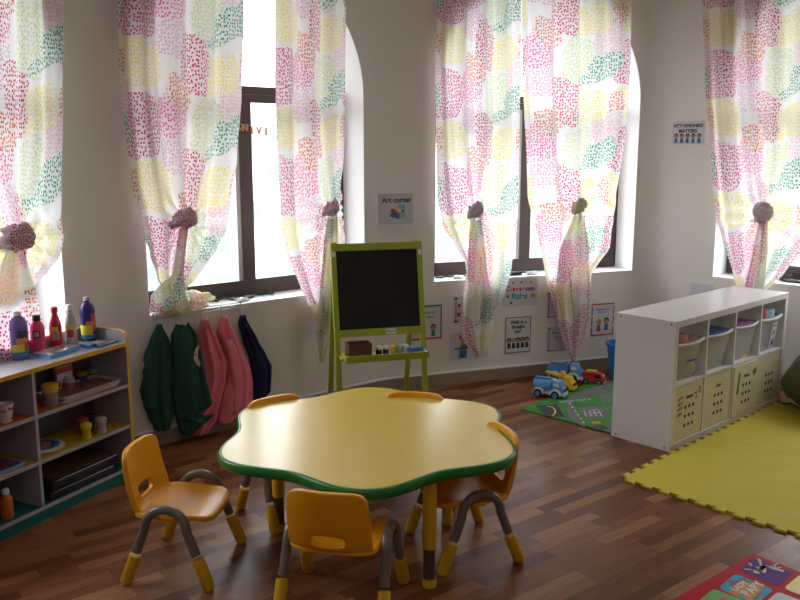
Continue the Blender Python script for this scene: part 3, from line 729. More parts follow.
# ------------------------------------------------------------------ chairs
def make_chair(label):
    root = thing('child_chair', label, 'chair', group=None)
    # seat
    b = MB(); n, rings = 48, []
    def sz(x, y):
        z = .283 - .010*(1-(y/.17)**2)*(1-(x/.18)**2)
        if x > .10: z -= ((x-.10)/.07)**2*.018
        if x < -.12: z += ((-.12-x)/.05)**2*.012
        return z+.010*(y/.17)**4
    for k in range(9):
        t = k/8; ring = []
        for i in range(n):
            a = 2*PI*i/n; c, s = math.cos(a), math.sin(a); e = 2/5.0
            x = .006+.166*t*abs(c)**e*(1 if c > 0 else -1); y = (.166-.012*(x/.17))*t*abs(s)**e*(1 if s > 0 else -1)
            ring.append(b.bm.verts.new((x, y, sz(x, y)))) if k else None
        if k: rings.append(ring)
    cv = b.bm.verts.new((0, 0, sz(0, 0)))
    for i in range(n): b.bm.faces.new((cv, rings[0][i], rings[0][(i+1) % n]))
    for A, B in zip(rings, rings[1:]):
        for i in range(n): b.bm.faces.new((A[i], B[i], B[(i+1) % n], A[(i+1) % n]))
    o = b.build('seat', M_orange, root, auto=False)
    md = o.modifiers.new('thickness', 'SOLIDIFY'); md.thickness = .022; md.offset = -1
    bv = o.modifiers.new('round', 'BEVEL'); bv.width = .007; bv.segments = 3; bv.limit_method = 'ANGLE'; bv.angle_limit = R(50)
    # backrest with hand slot
    b = MB(); n = 56
    def out(a):
        c, s = math.cos(a), math.sin(a); e = 2/6.0
        y = abs(c)**e*(1 if c > 0 else -1); z = abs(s)**e*(1 if s > 0 else -1)
        hw = .163-.012*(z*.5+.5)
        return y*hw, .125*z
    def slot(a):
        c, s = math.cos(a), math.sin(a); e = 2/3.2
        return .064*abs(c)**e*(1 if c > 0 else -1), -.064+.023*abs(s)**e*(1 if s > 0 else -1)
    def bend(y, h):          # h from -.125 to .125 along the back
        hh = (h+.125)/.25; x = -.160-.050*hh-.012*math.sin(hh*PI)+.035*(y/.16)**2+(.0 if hh > .15 else ((.15-hh)/.15)**2*.03)
        return (x, y, .264+hh*.262)
    rings = []
    for k in range(8):
        t = k/7
        rings.append([b.bm.verts.new(bend(*[p*(1-t)+q*t for p, q in zip(slot(2*PI*i/n), out(2*PI*i/n))])) for i in range(n)])
    for A, B in zip(rings, rings[1:]):
        for i in range(n): b.bm.faces.new((A[i], B[i], B[(i+1) % n], A[(i+1) % n]))
    o = b.build('backrest', M_orange, root, auto=False)
    md = o.modifiers.new('thickness', 'SOLIDIFY'); md.thickness = .022; md.offset = 0
    bv = o.modifiers.new('round', 'BEVEL'); bv.width = .007; bv.segments = 3; bv.limit_method = 'ANGLE'; bv.angle_limit = R(50)
    for sy in (-1, 1):
        y0 = .190*sy; ft = .179; kx = .088; kz = .235
        def yy(z): return y0+sy*.014*(1-z/.33)
        pts = []
        for q in (.0, .2, .4, .6, .8): pts.append((ft+(kx-ft)*q, kz*q))
        for k in range(0, 17):
            a = PI*k/16; pts.append((kx*math.cos(a), kz+.088*math.sin(a)))
        for q in (.8, .6, .4, .2, .0): pts.append((-ft-(kx-ft)*q, kz*q))
        up = [(x, z) for x, z in pts if z > .10]
        lp = MB().tube([(x, yy(z), z) for x, z in up], .0195, 14).build('leg_hoop', M_grey, root)
        for sx in (-1, 1):
            f = lambda z: (sx*(ft+(kx-ft)*z/kz), yy(z), z)
            zs = [.0, .006, .016, .10, .122, .127, .1275]; rs = [.014, .021, .0245, .0245, .0245, .0235, .019]
            MB().tube([f(z) for z in zs], rs, 16).build('foot', M_yel, lp)
        MB().box(-.03,.03, min(y0-.03*sy, y0-.01*sy), max(y0-.03*sy, y0-.01*sy), .262, .282, bev=.004).build('bracket', M_orange, root)
    return root
ch = [((-.905,3.315),R(-8),'orange plastic child chair standing free left of the table'),
      ((-.222,3.025),R(77),'orange child chair nearest the camera, back turned to it'),
      ((.275,3.46),R(199),'orange child chair tucked under the right side of the table'),
      ((-.510,3.835),R(-53),'orange child chair behind the left end of the table, near the smocks'),
      ((.045,3.875),R(-99),'orange child chair behind the table in front of the easel')]
c0 = None
for (p, a, lab) in ch:
    if c0 is None: c0 = make_chair(lab); c0.location = (p[0], p[1], 0); c0.rotation_euler = (0, 0, a)
    else: dup(c0, (p[0], p[1], 0), a, lab)

# ------------------------------------------------------------------ easel
ez = thing('easel', 'lime green standing easel with black chalkboard between the windows', 'easel', (-.15, 5.25, 0), R(16))
EH, FB, RB = 1.155, -.20, .20
def slope(z, y0): return y0*(1-z/EH)
def leg(x, yb, name, w=.017):
    b = MB(); lo, hi = .0, EH
    vs = []
    for z in (lo, hi):
        yc = slope(z, yb)+(0 if yb < 0 else .036); 
        vs += [b.bm.verts.new((x+sx*w, yc+sy*.014, z)) for sx, sy in ((-1,-1),(1,-1),(1,1),(-1,1))]
    for f in ((0,3,2,1),(4,5,6,7),(0,1,5,4),(1,2,6,5),(2,3,7,6),(3,0,4,7)): b.bm.faces.new([vs[i] for i in f])
    bmesh.ops.bevel(b.bm, geom=list(b.bm.edges), offset=.003, segments=1, affect='EDGES')
    return b.build(name, M_lime, ez, smooth=False)
for sx in (-1, 1):
    leg(sx*.278, FB, 'front_leg'); leg(sx*.262, RB, 'rear_leg', .015)
ang = math.atan2(-FB, EH)
FM = Matrix.Translation((0, FB, 0)) @ Matrix.Rotation(-ang, 4, 'X')      # x across, y depth, z up along the leaning frame
def zc(z): return z/math.cos(ang)
MB(FM).box(-.261,.261,-.012,.012,zc(1.105),zc(1.15), bev=.002).build('top_bar', M_lime, ez, smooth=False)
MB(FM).box(-.261,.261,-.012,.012,zc(.578),zc(.622), bev=.002).build('bottom_bar', M_lime, ez, smooth=False)
MB(FM).box(-.260,.260,-.006,.006,zc(.6225),zc(1.1045)).build('chalkboard', M_board, ez, smooth=False)
for sx in (-1, 1): MB(FM).box(sx*.278-.010,sx*.278+.010,-.018,-.0145,zc(1.07),zc(1.10)).build('white_clip', M_wplas, ez, smooth=False)
lb = MB(FM).box(.035,.10,-.0145,-.0125,zc(.585),zc(.617)).build('label', M_wplas, ez, smooth=False)
text('lettering', 'Board', .022, FM @ Matrix.Translation((.0675, -.0149, zc(.601))) @ Matrix.Rotation(PI/2, 4, 'X'), M_ink, lb)
for sx in (-1, 1): MB().tube([(sx*.278, 0, EH-.01), (sx*.262, .04, EH-.01)], .006, 8).build('hinge', M_wplas, ez)
# tray
ty1 = slope(.47, FB)-.016; ty0 = ty1-.14; TRZ = .470
t = MB(); t.box(-.262,.262,ty0,ty1+.03,TRZ-.008,TRZ); t.box(-.262,.262,ty0-.014,ty0,TRZ-.012,TRZ+.03, bev=.002); t.box(-.262,-.250,ty0,ty1+.03,TRZ,TRZ+.022); t.box(.250,.262,ty0,ty1+.03,TRZ,TRZ+.022)
t.build('tray', M_lime, ez, smooth=False)
for sx in (-1, 1): MB().box(sx*.2695-.008, sx*.2695+.008, ty0+.05, ty1+.02, TRZ-.012, TRZ+.004).build('tray_bracket', M_lime, ez, smooth=False)
EM = Matrix.Translation((-.15, 5.25, 0)) @ Matrix.Rotation(R(16), 4, 'Z')
def on_tray(x, y): return EM @ Vector((x, y, TRZ+.001))
ym = (ty0+ty1)/2
p = on_tray(-.165, ym+.005)
bx = thing('box', 'small open brown box on the left of the easel tray', 'box', p, R(16))
b = MB(); b.box(-.066,.066,-.045,.045,0,.008); b.box(-.072,.072,-.05,-.044,.0,.092); b.box(-.072,.072,.044,.05,0,.092); b.box(-.072,-.066,-.044,.044,0,.092); b.box(.066,.072,-.044,.044,0,.092); b.build('box_body', M_brown, bx, smooth=False)
pots = [(-.035,M_ink,'black',0),(.010,M_purp,'dark purple',0),(.060,M_yplas,'yellow',1),(.098,mat('mint_paint',(.35,.6,.4),.5),'mint green',1),(.135,M_wplas,'white',1)]
for x, m, c, k in pots:
    q = thing('paint_pot', c+' paint pot with clear rim on the easel tray', 'paint pot', on_tray(x, ym+.015))
    MB().lathe([(0,0),(.017,0),(.019,.004),(.019,.040),(0,.040)], n=16).build('pot', m, q)
    MB().lathe([(0,.0402),(.020,.0402),(.020,.056),(.017,.060),(0,.060)], n=16).build('lid', M_wplas if k == 0 else m, q)
for k, (x, c) in enumerate(((.03, 'longer'), (.11, 'shorter'))):
    q = MB(EM @ Matrix.Translation((x, ty0+.025-.010*k, TRZ+.0065)) @ Matrix.Rotation(PI/2, 4, 'Y')).lathe([(0,-.07+.02*k),(.0055,-.07+.02*k),(.0055,.06-.02*k),(.001,.075-.02*k)], n=10)
    tag(q.build('crayon', M_red), c+' red crayon lying in the easel tray before the pots', 'crayon')
q = thing('sponge', 'blue board wiper at the right end of the easel tray', 'wiper', on_tray(.195, ym), R(16))
MB().prism(rrect(.105,.065,.022), 0, .042, bev=.012).build('wiper_body', mat('wiper_blue', (.10,.22,.50), .7), q)
MB().prism([(-.05,.034),(-.02,.034),(-.045,.038)], .0, .07).build('green_tab', M_lime, q)

# ------------------------------------------------------------------ left bookcase
BC = Vector((-1.419, 4.275)); be = Vector((-.4305,-.9026)); 
brz = math.atan2(be.y, be.x)      # x axis runs along the front toward the camera
bk = thing('bookcase', 'white open bookcase with amber edges and teal base at the left', 'bookcase', (BC.x, BC.y, 0), brz)
# local: x along front (0 right end .. 1.2), y negative = toward the wall
BM = Matrix.Translation((BC.x, BC.y, 0)) @ Matrix.Rotation(brz, 4, 'Z')
BIM = BM.inverted()
BD, BLn = .27, 1.22
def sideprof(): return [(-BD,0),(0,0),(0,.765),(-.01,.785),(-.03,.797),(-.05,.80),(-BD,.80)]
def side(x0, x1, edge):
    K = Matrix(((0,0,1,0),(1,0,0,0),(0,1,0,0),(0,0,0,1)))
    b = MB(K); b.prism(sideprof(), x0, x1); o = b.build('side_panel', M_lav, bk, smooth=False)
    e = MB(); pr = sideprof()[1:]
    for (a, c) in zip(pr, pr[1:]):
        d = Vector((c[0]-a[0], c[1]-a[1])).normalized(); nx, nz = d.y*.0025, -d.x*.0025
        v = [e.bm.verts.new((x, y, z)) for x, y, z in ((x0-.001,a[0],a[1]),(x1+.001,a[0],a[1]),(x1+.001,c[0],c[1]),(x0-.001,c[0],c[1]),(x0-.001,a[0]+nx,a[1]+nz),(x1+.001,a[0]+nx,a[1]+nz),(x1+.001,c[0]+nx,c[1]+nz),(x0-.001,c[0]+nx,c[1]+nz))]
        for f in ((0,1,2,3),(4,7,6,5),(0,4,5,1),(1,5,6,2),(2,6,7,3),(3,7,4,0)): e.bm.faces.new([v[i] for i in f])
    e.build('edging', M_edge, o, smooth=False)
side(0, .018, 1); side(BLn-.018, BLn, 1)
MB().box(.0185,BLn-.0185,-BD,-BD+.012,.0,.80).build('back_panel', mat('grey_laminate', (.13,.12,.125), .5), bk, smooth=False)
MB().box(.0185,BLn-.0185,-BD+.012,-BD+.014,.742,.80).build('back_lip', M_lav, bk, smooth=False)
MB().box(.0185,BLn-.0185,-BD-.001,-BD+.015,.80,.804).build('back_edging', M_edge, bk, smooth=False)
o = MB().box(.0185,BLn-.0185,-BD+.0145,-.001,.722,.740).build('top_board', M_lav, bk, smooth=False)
MB().box(.0185,BLn-.0185,-.001,.003,.720,.741).build('edging', M_edge, o, smooth=False)
for z, m, nm in ((.500,M_shorange,'shelf'),(.278,M_shyel,'shelf'),(.052,M_teal,'bottom_board')):
    o = MB().box(.0185,BLn-.0185,-BD+.0145,-.006,z,z+.015).build(nm, m, bk, smooth=False)
    MB().box(.0185,BLn-.0185,-.006,-.001,z-.001,z+.0165).build('edging', M_lav, o, smooth=False)
MB().box(.0185,BLn-.0185,-.02,-.004,0,.050).build('plinth', M_teal, bk, smooth=False)
MB().box(.598,.614,-BD+.0145,-.003,.0675,.7215).build('divider', M_lav, bk, smooth=False)
def onb(px, py, z): return at(px, py, z)
# bottles
def bottle(label, px, py, h, r, body, cap, shape, lab=None, z=.741):
    p = at(px, py, z); p.z = z
    # keep inside the shelf depth
    l = BIM @ p; l.y = max(-BD+.02+r, min(-.01-r, l.y)); p = BM @ l
    q = thing('paint_bottle', label, 'bottle', p, R(70))
    if shape == 'round': prof = [(0,0),(r*.94,0),(r,.006),(r,h*.68),(r*.93,h*.78),(r*.7,h*.86),(r*.38,h*.90),(r*.36,h*.92),(0,h*.92)]; cp = [(0,h*.921),(r*.40,h*.921),(r*.40,h*.985),(r*.33,h),(0,h)]
    elif shape == 'slim': prof = [(0,0),(r*.94,0),(r,.006),(r,h*.50),(r*.88,h*.62),(r*.5,h*.80),(r*.4,h*.86),(0,h*.86)]; cp = [(0,h*.861),(r*.5,h*.861),(r*.5,h*.97),(r*.4,h),(0,h)]
    else: prof = [(0,0),(r*.94,0),(r,.006),(r,h*.60),(r*.95,h*.72),(r*.6,h*.82),(r*.45,h*.85),(0,h*.85)]; cp = [(0,h*.851),(r*.5,h*.851),(r*.5,h*.99),(0,h)]
    MB().lathe(prof, n=24, sy=.8).build('body', body, q); MB().lathe(cp, n=16).build('cap', cap, q)
    if lab:
        for (z0, z1, a0, a1, m) in lab:
            b = MB(); n = 14; A = []
            for i in range(n+1):
                a = R(a0+(a1-a0)*i/n); A.append([b.bm.verts.new(((r+.0008)*math.cos(a), (r+.0008)*.8*math.sin(a), zz*h)) for zz in (z0, z1)])
            for i in range(n): b.bm.faces.new((A[i][0], A[i+1][0], A[i+1][1], A[i][1]))
            b.build('label', m, q)
    return q
M_pur = mat('purple_paint_bottle', (.17,.10,.38), .3); M_pur2 = mat('deep_violet_bottle', (.035,.02,.16), .25); M_pinkb = mat('hot_pink_bottle', (.75,.05,.16), .3); M_redb = mat('red_paint_bottle', (.55,.02,.04), .22)
M_milk = mat('milky_bottle', (.50,.42,.40), .3); M_pcap = mat('pink_cap', (.6,.25,.4), .4); M_dlab = mat('dark_label', (.06,.05,.06), .4); M_ylab = mat('yellow_label', (.75,.6,.04), .4); M_rlab = mat('red_label', (.5,.05,.05), .4); M_tlab = mat('teal_label', (.04,.22,.35), .4)
AC = -155+0
bottle('purple paint bottle with white cap, leftmost on the bookcase', 18.5, 358, .228, .045, M_pur, M_wplas, 'round', [(.06,.17,-220,-60,M_tlab),(.17,.33,-220,-100,M_ylab),(.2,.36,-100,-60,M_rlab),(.34,.46,-150,-70,mat('orange_label',(.7,.25,.05),.4)),(.46,.62,-140,-75,M_dlab)])
bottle('hot pink paint bottle with black cap on the bookcase', 38.5, 353, .192, .037, M_pinkb, M_black, 'flat', [(.42,.62,-170,-110,M_dlab),(.46,.58,-160,-120,M_milk)])
bottle('red paint bottle standing behind the blue tray', 56, 348, .212, .033, M_redb, M_redb, 'slim', [(.22,.44,-170,-100,mat('pink_label',(.45,.25,.25),.4)),(.44,.54,-165,-110,M_ylab)])
bottle('milky white paint bottle with white cap beside the red one', 72, 345, .212, .032, M_milk, M_wplas, 'slim', [(.22,.40,-170,-110,M_rlab),(.40,.52,-165,-110,M_ylab)])
bottle('violet paint bottle with pink cap, rightmost on the bookcase', 89, 340, .23, .042, M_pur2, M_pcap, 'round', [(.06,.16,-220,-60,M_tlab),(.15,.38,-220,-100,M_ylab),(.2,.38,-100,-60,M_rlab),(.36,.46,-150,-70,M_c[4]),(.44,.62,-110,-60,M_rlab)])
# flat things on the top board
def flat(name, label, cat, quad, z, h, m_side, m_top, z_on=None):
    pts = [at(px, py, z+h) for px, py in quad]; ls = [BIM @ p for p in pts]
    c = sum((p for p in ls), Vector())/4; 
    for l in ls: l.y = min(l.y, -.006)
    q = thing(name, label, cat, BM @ Vector((c.x, c.y, z)), brz)
    cc = Vector((c.x, c.y)); poly = [(l.x-cc.x, l.y-cc.y) for l in ls]
    MB().prism(poly, 0, h, bev=0).build('cover', m_side, q, smooth=False)
    MB().prism([(x*.94, y*.94) for x, y in poly], h+.0002, h+.0012).build('picture', m_top, q, smooth=False)
    return q
flat('activity_box', 'flat bright blue activity box lying below the pink and red bottles', 'box', [(32.5,353),(50,355.5),(80,345.5),(64,343.5)], .741, .018, M_bluel, mat('glossy_photo_cover', (.45,.35,.38), .12, var=.5, vscale=25))
flat('activity_box', 'small blue box lying in front of the milky and violet bottles', 'box', [(80,344),(89,346),(96,343),(86,341)], .741, .016, M_blue, mat('blue_photo_cover', (.2,.35,.55), .15, var=.5, vscale=25))
flat('notebook', 'thin blue notebook at the right end of the bookcase top', 'notebook', [(95,344.5),(99,346.5),(118,340.5),(114,338.5)], .741, .008, M_blue, mat('dark_photo_cover', (.25,.2,.2), .2, var=.4, vscale=25))
# cell contents
def jar(label, px, py, z, r, h, body, lid, name='dough_tub', lidh=.02, alpha=None):
    p = at(px, py, z); l = BIM @ p; l.y = max(-BD+.018+r, min(-.012-r, l.y)); p = BM @ l; p.z = z
    q = thing(name, label, 'tub', p)
    MB().lathe([(0,0),(r*.85,0),(r*.9,.003),(r*.96,h-lidh),(0,h-lidh)], n=20).build('cup', body, q)
    MB().lathe([(0,h-lidh+.0003),(r,h-lidh+.0003),(r*1.02,h-.004),(r*.9,h),(0,h)], n=20).build('lid', lid, q)
    return q
Z1, Z2, Z3 = .5155, .2935, .0675
jar('clear beaker with orange-yellow lid at the front of the orange shelf', 51, 405, Z1, .038, .105, mat('smoky_plastic', (.28,.22,.24), .3), M_edge, name='beaker', lidh=.034)
jar('pink dough tub with clear lid behind the trays', 69, 391, Z1, .030, .07, mat('dull_pink_dough', (.5,.08,.13), .4), M_milk)
jar('blue dough tub with yellow lid, second from left', 82, 384, Z1, .033, .07, mat('dough_blue', (.03,.06,.25), .4), mat('lid_olive', (.45,.36,.03), .4))
jar('green dough tub with white lid behind the trays', 92.5, 380, Z1, .026, .065, mat('dough_green', (.12,.45,.05), .4), M_milk)
jar('yellow dough tub with red lid, farthest right behind the trays', 101, 376, Z1, .030, .07, mat('dough_yellow', (.5,.40,.03), .4), mat('lid_crimson', (.35,.01,.04), .4))
p = at(46, 388, Z1); l = BIM @ p; q = thing('card_box', 'red and white printed carton standing behind the beaker', 'carton', BM @ Vector((l.x, -.20, Z1)), brz)
MB().box(-.05,.05,-.012,.012,0,.135, bev=.001).build('carton', M_paper, q, smooth=False)
b = MB()
for k in range(5): b.box(-.048+.02*k,-.036+.02*k,.0122,.0128,.02+.012*(k % 3),.05+.014*(k % 3))
b.box(-.049,.049,.0122,.0128,.10,.13); b.build('red_print', M_red, q, smooth=False)
def tray(label, cx, cy, z, w, dpt, h, m, min_, name='tray', rot=0):
    q = thing(name, label, 'tray', BM @ Vector((cx, cy, z)), brz+rot)
    b = MB(); o_ = rrect(w, dpt, .03); i_ = rrect(w-.02, dpt-.02, .022); n = len(o_)
    ob = [b.bm.verts.new((x*.95, y*.93, 0)) for x, y in o_]; ot = [b.bm.verts.new((x, y, h)) for x, y in o_]; it = [b.bm.verts.new((x, y, h)) for x, y in i_]; ib = [b.bm.verts.new((x*.96, y*.95, .004)) for x, y in i_]
    for A, B in ((ob, ot), (ot, it), (it, ib)):
        for k in range(n): b.bm.faces.new((A[k], A[(k+1) % n], B[(k+1) % n], B[k]))
    b.bm.faces.new(ob[::-1]); b.bm.faces.new(ib); b.build('rim', m, q)
    MB().prism([(x*.93, y*.92) for x, y in i_], .0042, .007).build('inlay', min_, q, smooth=False)
M_tin = mat('cream_tray', (.55,.50,.46), .35); M_inl = mat('brown_inlay', (.22,.10,.05), .4, var=.5, vscale=30)
tray('lower cream rimmed tray on the orange shelf', .24, -.118, Z1, .40, .20, .016, M_tin, M_inl)
tray('upper cream rimmed tray with brown picture on the orange shelf', .23, -.116, Z1+.0165, .40, .20, .016, M_tin, M_inl)
# plate puzzle
p = at(56, 446, Z2); l = BIM @ p
q = thing('round_puzzle', 'round white board with blue ring pattern on the amber shelf', 'puzzle', BM @ Vector((.478,-.125,Z2)))
MB().lathe([(0,0),(.085,0),(.098,.006),(.10,.014),(.094,.018),(0,.018)], n=40).build('board', M_tin, q)
MB().lathe([(.055,.0182),(.055,.0195),(.078,.0195),(.078,.0182)], n=40).build('blue_ring', mat('ring_blue', (.05,.25,.32), .5), q)
MB().lathe([(0,.0182),(.045,.0182),(.045,.0195),(0,.0195)], n=40).build('centre_picture', mat('ring_red', (.35,.14,.10), .5, var=.6, vscale=40), q)
for (px, py, m, lid, lab) in ((83.5,433,M_red,M_rlab,'red'),(92,430,M_ink,M_pur2,'dark navy'),(98,441,mat('jar_yellow',(.5,.42,.02),.4),M_ylab,'yellow'),(108,434,mat('jar_silver',(.38,.36,.35),.3),M_milk,'silver grey')):
    p = at(px, py, Z2); l = BIM @ p; l.y = max(-BD+.04, min(-.04, l.y)); p = BM @ l; p.z = Z2
    q = thing('shaker', lab+' glitter shaker jar on the amber shelf', 'jar', p)
    MB().lathe([(0,0),(.022,0),(.025,.004),(.021,.022),(.021,.045),(.025,.056),(.024,.06),(0,.06)], n=18).build('jar', m, q)
    MB().lathe([(0,.0603),(.028,.0603),(.028,.078),(.02,.084),(0,.084)], n=18).build('lid', lid, q)
# black portfolio boxes
for k, (lab, x0, x1, zz, hh, m2) in enumerate((('lower black portfolio box on the teal bottom shelf', .13, .55, Z3, .045, M_black), ('upper black box with brown lid panel on the teal bottom shelf', .10, .53, Z3+.046, .05, mat('dark_brown_panel', (.10,.05,.02), .4)))):
    q = thing('portfolio_box', lab, 'box', BM @ Vector(((x0+x1)/2, -.125, zz)), brz)
    MB().box(-(x1-x0)/2,(x1-x0)/2,-.11,.11,0,hh, bev=.008).build('case', M_black, q)
    MB().box(-(x1-x0)/2+.02,(x1-x0)/2-.02,-.095,.095,hh+.0002,hh+.002).build('lid_panel', m2, q, smooth=False)
    MB().tube([(-(x1-x0)/2+.02,.112,hh-.006),((x1-x0)/2-.02,.112,hh-.006)], .004, 8).build('shiny_rim', mat('dark_chrome', (.08,.08,.09), .25, .5), q)
# left column things
p = at(3, 421, Z1); l = BIM @ p; q = thing('paper_cup', 'white paper cup with red dots at the left edge of the bookcase', 'cup', BM @ Vector((min(l.x, .86), -.06, Z1)))
MB().lathe([(0,0),(.028,0),(.040,.085),(.037,.085),(.026,.003),(0,.003)], n=24).build('cup', M_paper, q)
b = MB()
for k in range(14):
    a = k*2.4; zz = .015+.06*((k*.37) % 1); rr = .0285+.0118*zz/.085+.001
    b.ball((rr*math.cos(a), rr*math.sin(a), zz), .006, 1, 1, 1, n=6)
b.build('red_dots', M_red, q)
q = thing('picture_book', 'blue picture book lying on the amber shelf at the left edge', 'book', BM @ Vector((.775,-.112,Z2)), brz+R(4))
MB().box(-.11,.11,-.085,.085,0,.012).build('cover', M_bluel, q, smooth=False); MB().box(-.10,.10,-.078,.075,.0122,.0135).build('picture', mat('dark_red_cover', (.2,.04,.06), .4, var=.6, vscale=20), q, smooth=False)
p = at(3.5, 516, Z3); l = BIM @ p; q = thing('glue_bottle', 'orange squeeze bottle with white cap on the teal shelf', 'bottle', BM @ Vector((l.x, -.06, Z3)))
MB().lathe([(0,0),(.027,0),(.028,.004),(.028,.09),(.018,.108),(.014,.112),(0,.112)], n=20).build('body', mat('orange_bottle', (.55,.12,.02), .35), q)
MB().lathe([(0,.1123),(.016,.1123),(.016,.133),(.01,.14),(0,.14)], n=16).build('cap', M_wplas, q)

# ------------------------------------------------------------------ white cube shelf
CA = R(42.4); C0 = Vector((1.557, 4.634, 0)); CL, CD, CH = 1.47, .39, .77
cb = thing('cube_shelf', 'white eight-compartment cube shelf standing on the floor at the right', 'shelf unit', C0, CA)
CM = Matrix.Translation(C0) @ Matrix.Rotation(CA, 4, 'Z')     # x along the front, y into depth
t_, ti = .038, .016; iw = (CL-2*t_-3*ti)/4; ih = (CH-2*t_-ti)/2
MB().box(0,CL,0,CD,CH-t_,CH, bev=.0015).build('top_panel', M_white, cb, smooth=False)
MB().box(0,CL,0,CD,0,t_, bev=.0015).build('bottom_panel', M_white, cb, smooth=False)
for x in (0, CL-t_):
    o = MB().box(x,x+t_,0,CD,t_+.0003,CH-t_-.0003, bev=.001).build('side_panel', M_white, cb, smooth=False)
for yy_ in (.03, CD-.03):
    for zz in (.02, CH-.02):
        MB(Matrix.Translation((-.0002, yy_, zz)) @ Matrix.Rotation(-PI/2, 4, 'Y')).lathe([(0,-.001),(.006,-.001),(.006,.001),(0,.001)], n=12).build('screw_cap', M_grey, cb)
MB().box(t_+.0003,CL-t_-.0003,.002,CD-.002,t_+ih,t_+ih+ti).build('shelf', M_white, cb, smooth=False)
for k in range(1, 4):
    x = t_+k*iw+(k-1)*ti
    for z0 in (t_+.0003, t_+ih+ti+.0003): MB().box(x,x+ti,.002,CD-.002,z0,z0+ih-.0006).build('divider', M_white, cb, smooth=False)
def cellx(k): return t_+k*(iw+ti)+iw/2
# clear bins
UZ = t_+ih+ti+.001
M_lab = mat('blue_label_strip', (.35,.42,.55), .4)
btxt = ['PUZZLES', None, None, None]
binlab = ['frosted bin labelled PUZZLES in the compartment nearest the camera', 'frosted bin with a blue object inside, second compartment', 'frosted bin with purple contents, third compartment', 'frosted bin with a picture card on it, fourth compartment']
for k in range(4):
    q = thing('storage_bin', binlab[k], 'bin', CM @ Vector((cellx(k), .012, UZ)), CA)
    b = MB(); tw, bw_, h = iw/2-.012, iw/2-.045, .232
    # open tapered tub
    def ring(w, y0, y1, z, ins): return [(-w+ins, y0+ins, z), (w-ins, y0+ins, z), (w-ins, y1-ins, z), (-w+ins, y1-ins, z)]
    o0, o1 = ring(bw_, .03, .33, 0, 0), ring(tw, .004, .35, h, 0); 
    V0 = [b.bm.verts.new(p) for p in o0]; V1 = [b.bm.verts.new(p) for p in o1]
    for i in range(4): b.bm.faces.new((V0[i], V0[(i+1) % 4], V1[(i+1) % 4], V1[i]))
    b.bm.faces.new(V0[::-1])
    bmesh.ops.bevel(b.bm, geom=[e for e in b.bm.edges if abs(e.verts[0].co.z-e.verts[1].co.z) > .1], offset=.02, segments=3, affect='EDGES')
    tubo = b.build('tub', M_bin, q)
    # rim, bowed at the front
    pts = []
    for i in range(13):
        u = i/12*2-1; pts.append((u*tw, .004-.022*(1-u*u), h-.004-.006*(1-u*u)))
    MB().tube([(p[0], p[1]+.0, p[2]) for p in pts], .0085, 8).build('front_rim', mat('rim_plastic', (.62,.62,.61), .35), q)
    r2 = MB(); r2.tube([(-tw,.008,h-.004),(-tw,.35,h-.004),(tw,.35,h-.004),(tw,.008,h-.004)], .006, 8); r2.build('side_rim', M_bin, q)
    if k == 0:
        K = Matrix.Translation((.015, .0, .115)) @ Matrix.Rotation(R(97), 4, 'X')
        MB(K).box(-.045,.045,-.016,.016,0,.001).build('label', M_lab, q, smooth=False)
        text('lettering', 'PUZZLES', .022, K @ Matrix.Translation((0,0,.0014)), M_ink, q)
        b = MB(K)
        for i in range(6): b.prism([(-.035+.014*i+.007*math.cos(a*PI/3), -.032-.008*(i % 2)+.007*math.sin(a*PI/3)) for a in range(6)], 0, .001)
        b.build('star_stickers', M_ylab, q, smooth=False)
    if k == 3:
        K = Matrix.Translation((.035, -.001, .105)) @ Matrix.Rotation(R(97), 4, 'X')
        MB(K).box(-.036,.036,-.085,.085,0,.001).build('picture_card', M_paper, q, smooth=False)
        MB(K).prism([(.018*math.cos(a*PI/6), .02+.020*math.sin(a*PI/6)) for a in range(12)], .0011, .0016).build('card_picture', M_c[4], q, smooth=False)
        MB(K).prism([(-.018,-.07),(.02,-.07),(.012,-.02),(-.004,-.03)], .0011, .0016).build('card_picture', M_ink, q, smooth=False)
        text('lettering', 'Books', .02, K @ Matrix.Translation((0,.066,.0014)), M_ink, q)
def inbin(k, x, y, z): return CM @ Vector((cellx(k)+x, y, UZ+z))
def block(label, k, x, y, z, w, d, h, m, rot=0, tiltx=0, name='toy_block', cat='toy', hole=False):
    q = thing(name, label, cat, inbin(k, x, y, z), CA+rot); q.rotation_euler = (tiltx, 0, CA+rot)
    if hole:
        b = MB(Matrix.Translation((0,d/2,0)) @ Matrix.Rotation(PI/2, 4, 'X')); n = 32; A, B, C_, D_ = [], [], [], []
        o_ = rrect(w, h, min(w,h)*.2, 7, 0, h/2)
        for i, (px, py) in enumerate(o_):
            a = math.atan2(py-h/2, px); ix, iy = .3*w*.5*math.cos(a), h/2+.3*h*.5*math.sin(a)
            A.append(b.bm.verts.new((px,py,0))); B.append(b.bm.verts.new((px,py,d))); C_.append(b.bm.verts.new((ix,iy,0))); D_.append(b.bm.verts.new((ix,iy,d)))
        N_ = len(o_)
        for i in range(N_):
            j = (i+1) % N_
            for f in ((A[i],A[j],B[j],B[i]),(C_[j],C_[i],D_[i],D_[j]),(A[j],A[i],C_[i],C_[j]),(B[i],B[j],D_[j],D_[i])): b.bm.faces.new(f)
        b.build('block', m, q)
    else: MB().box(-w/2,w/2,-d/2,d/2,0,h, bev=.006).build('block', m, q)
M_or2 = mat('orange_foam', (.80,.18,.04), .6); M_pk3 = mat('pink_foam', (.6,.20,.22), .6)
block('orange foam piece with a hole sticking out of the PUZZLES bin', 0, .045, .050, .195, .12, .03, .105, M_or2, R(8), R(-10), hole=True)
block('pink foam block at the left side of the PUZZLES bin', 0, -.060, .045, .195, .08, .04, .085, M_pk3, R(-10))
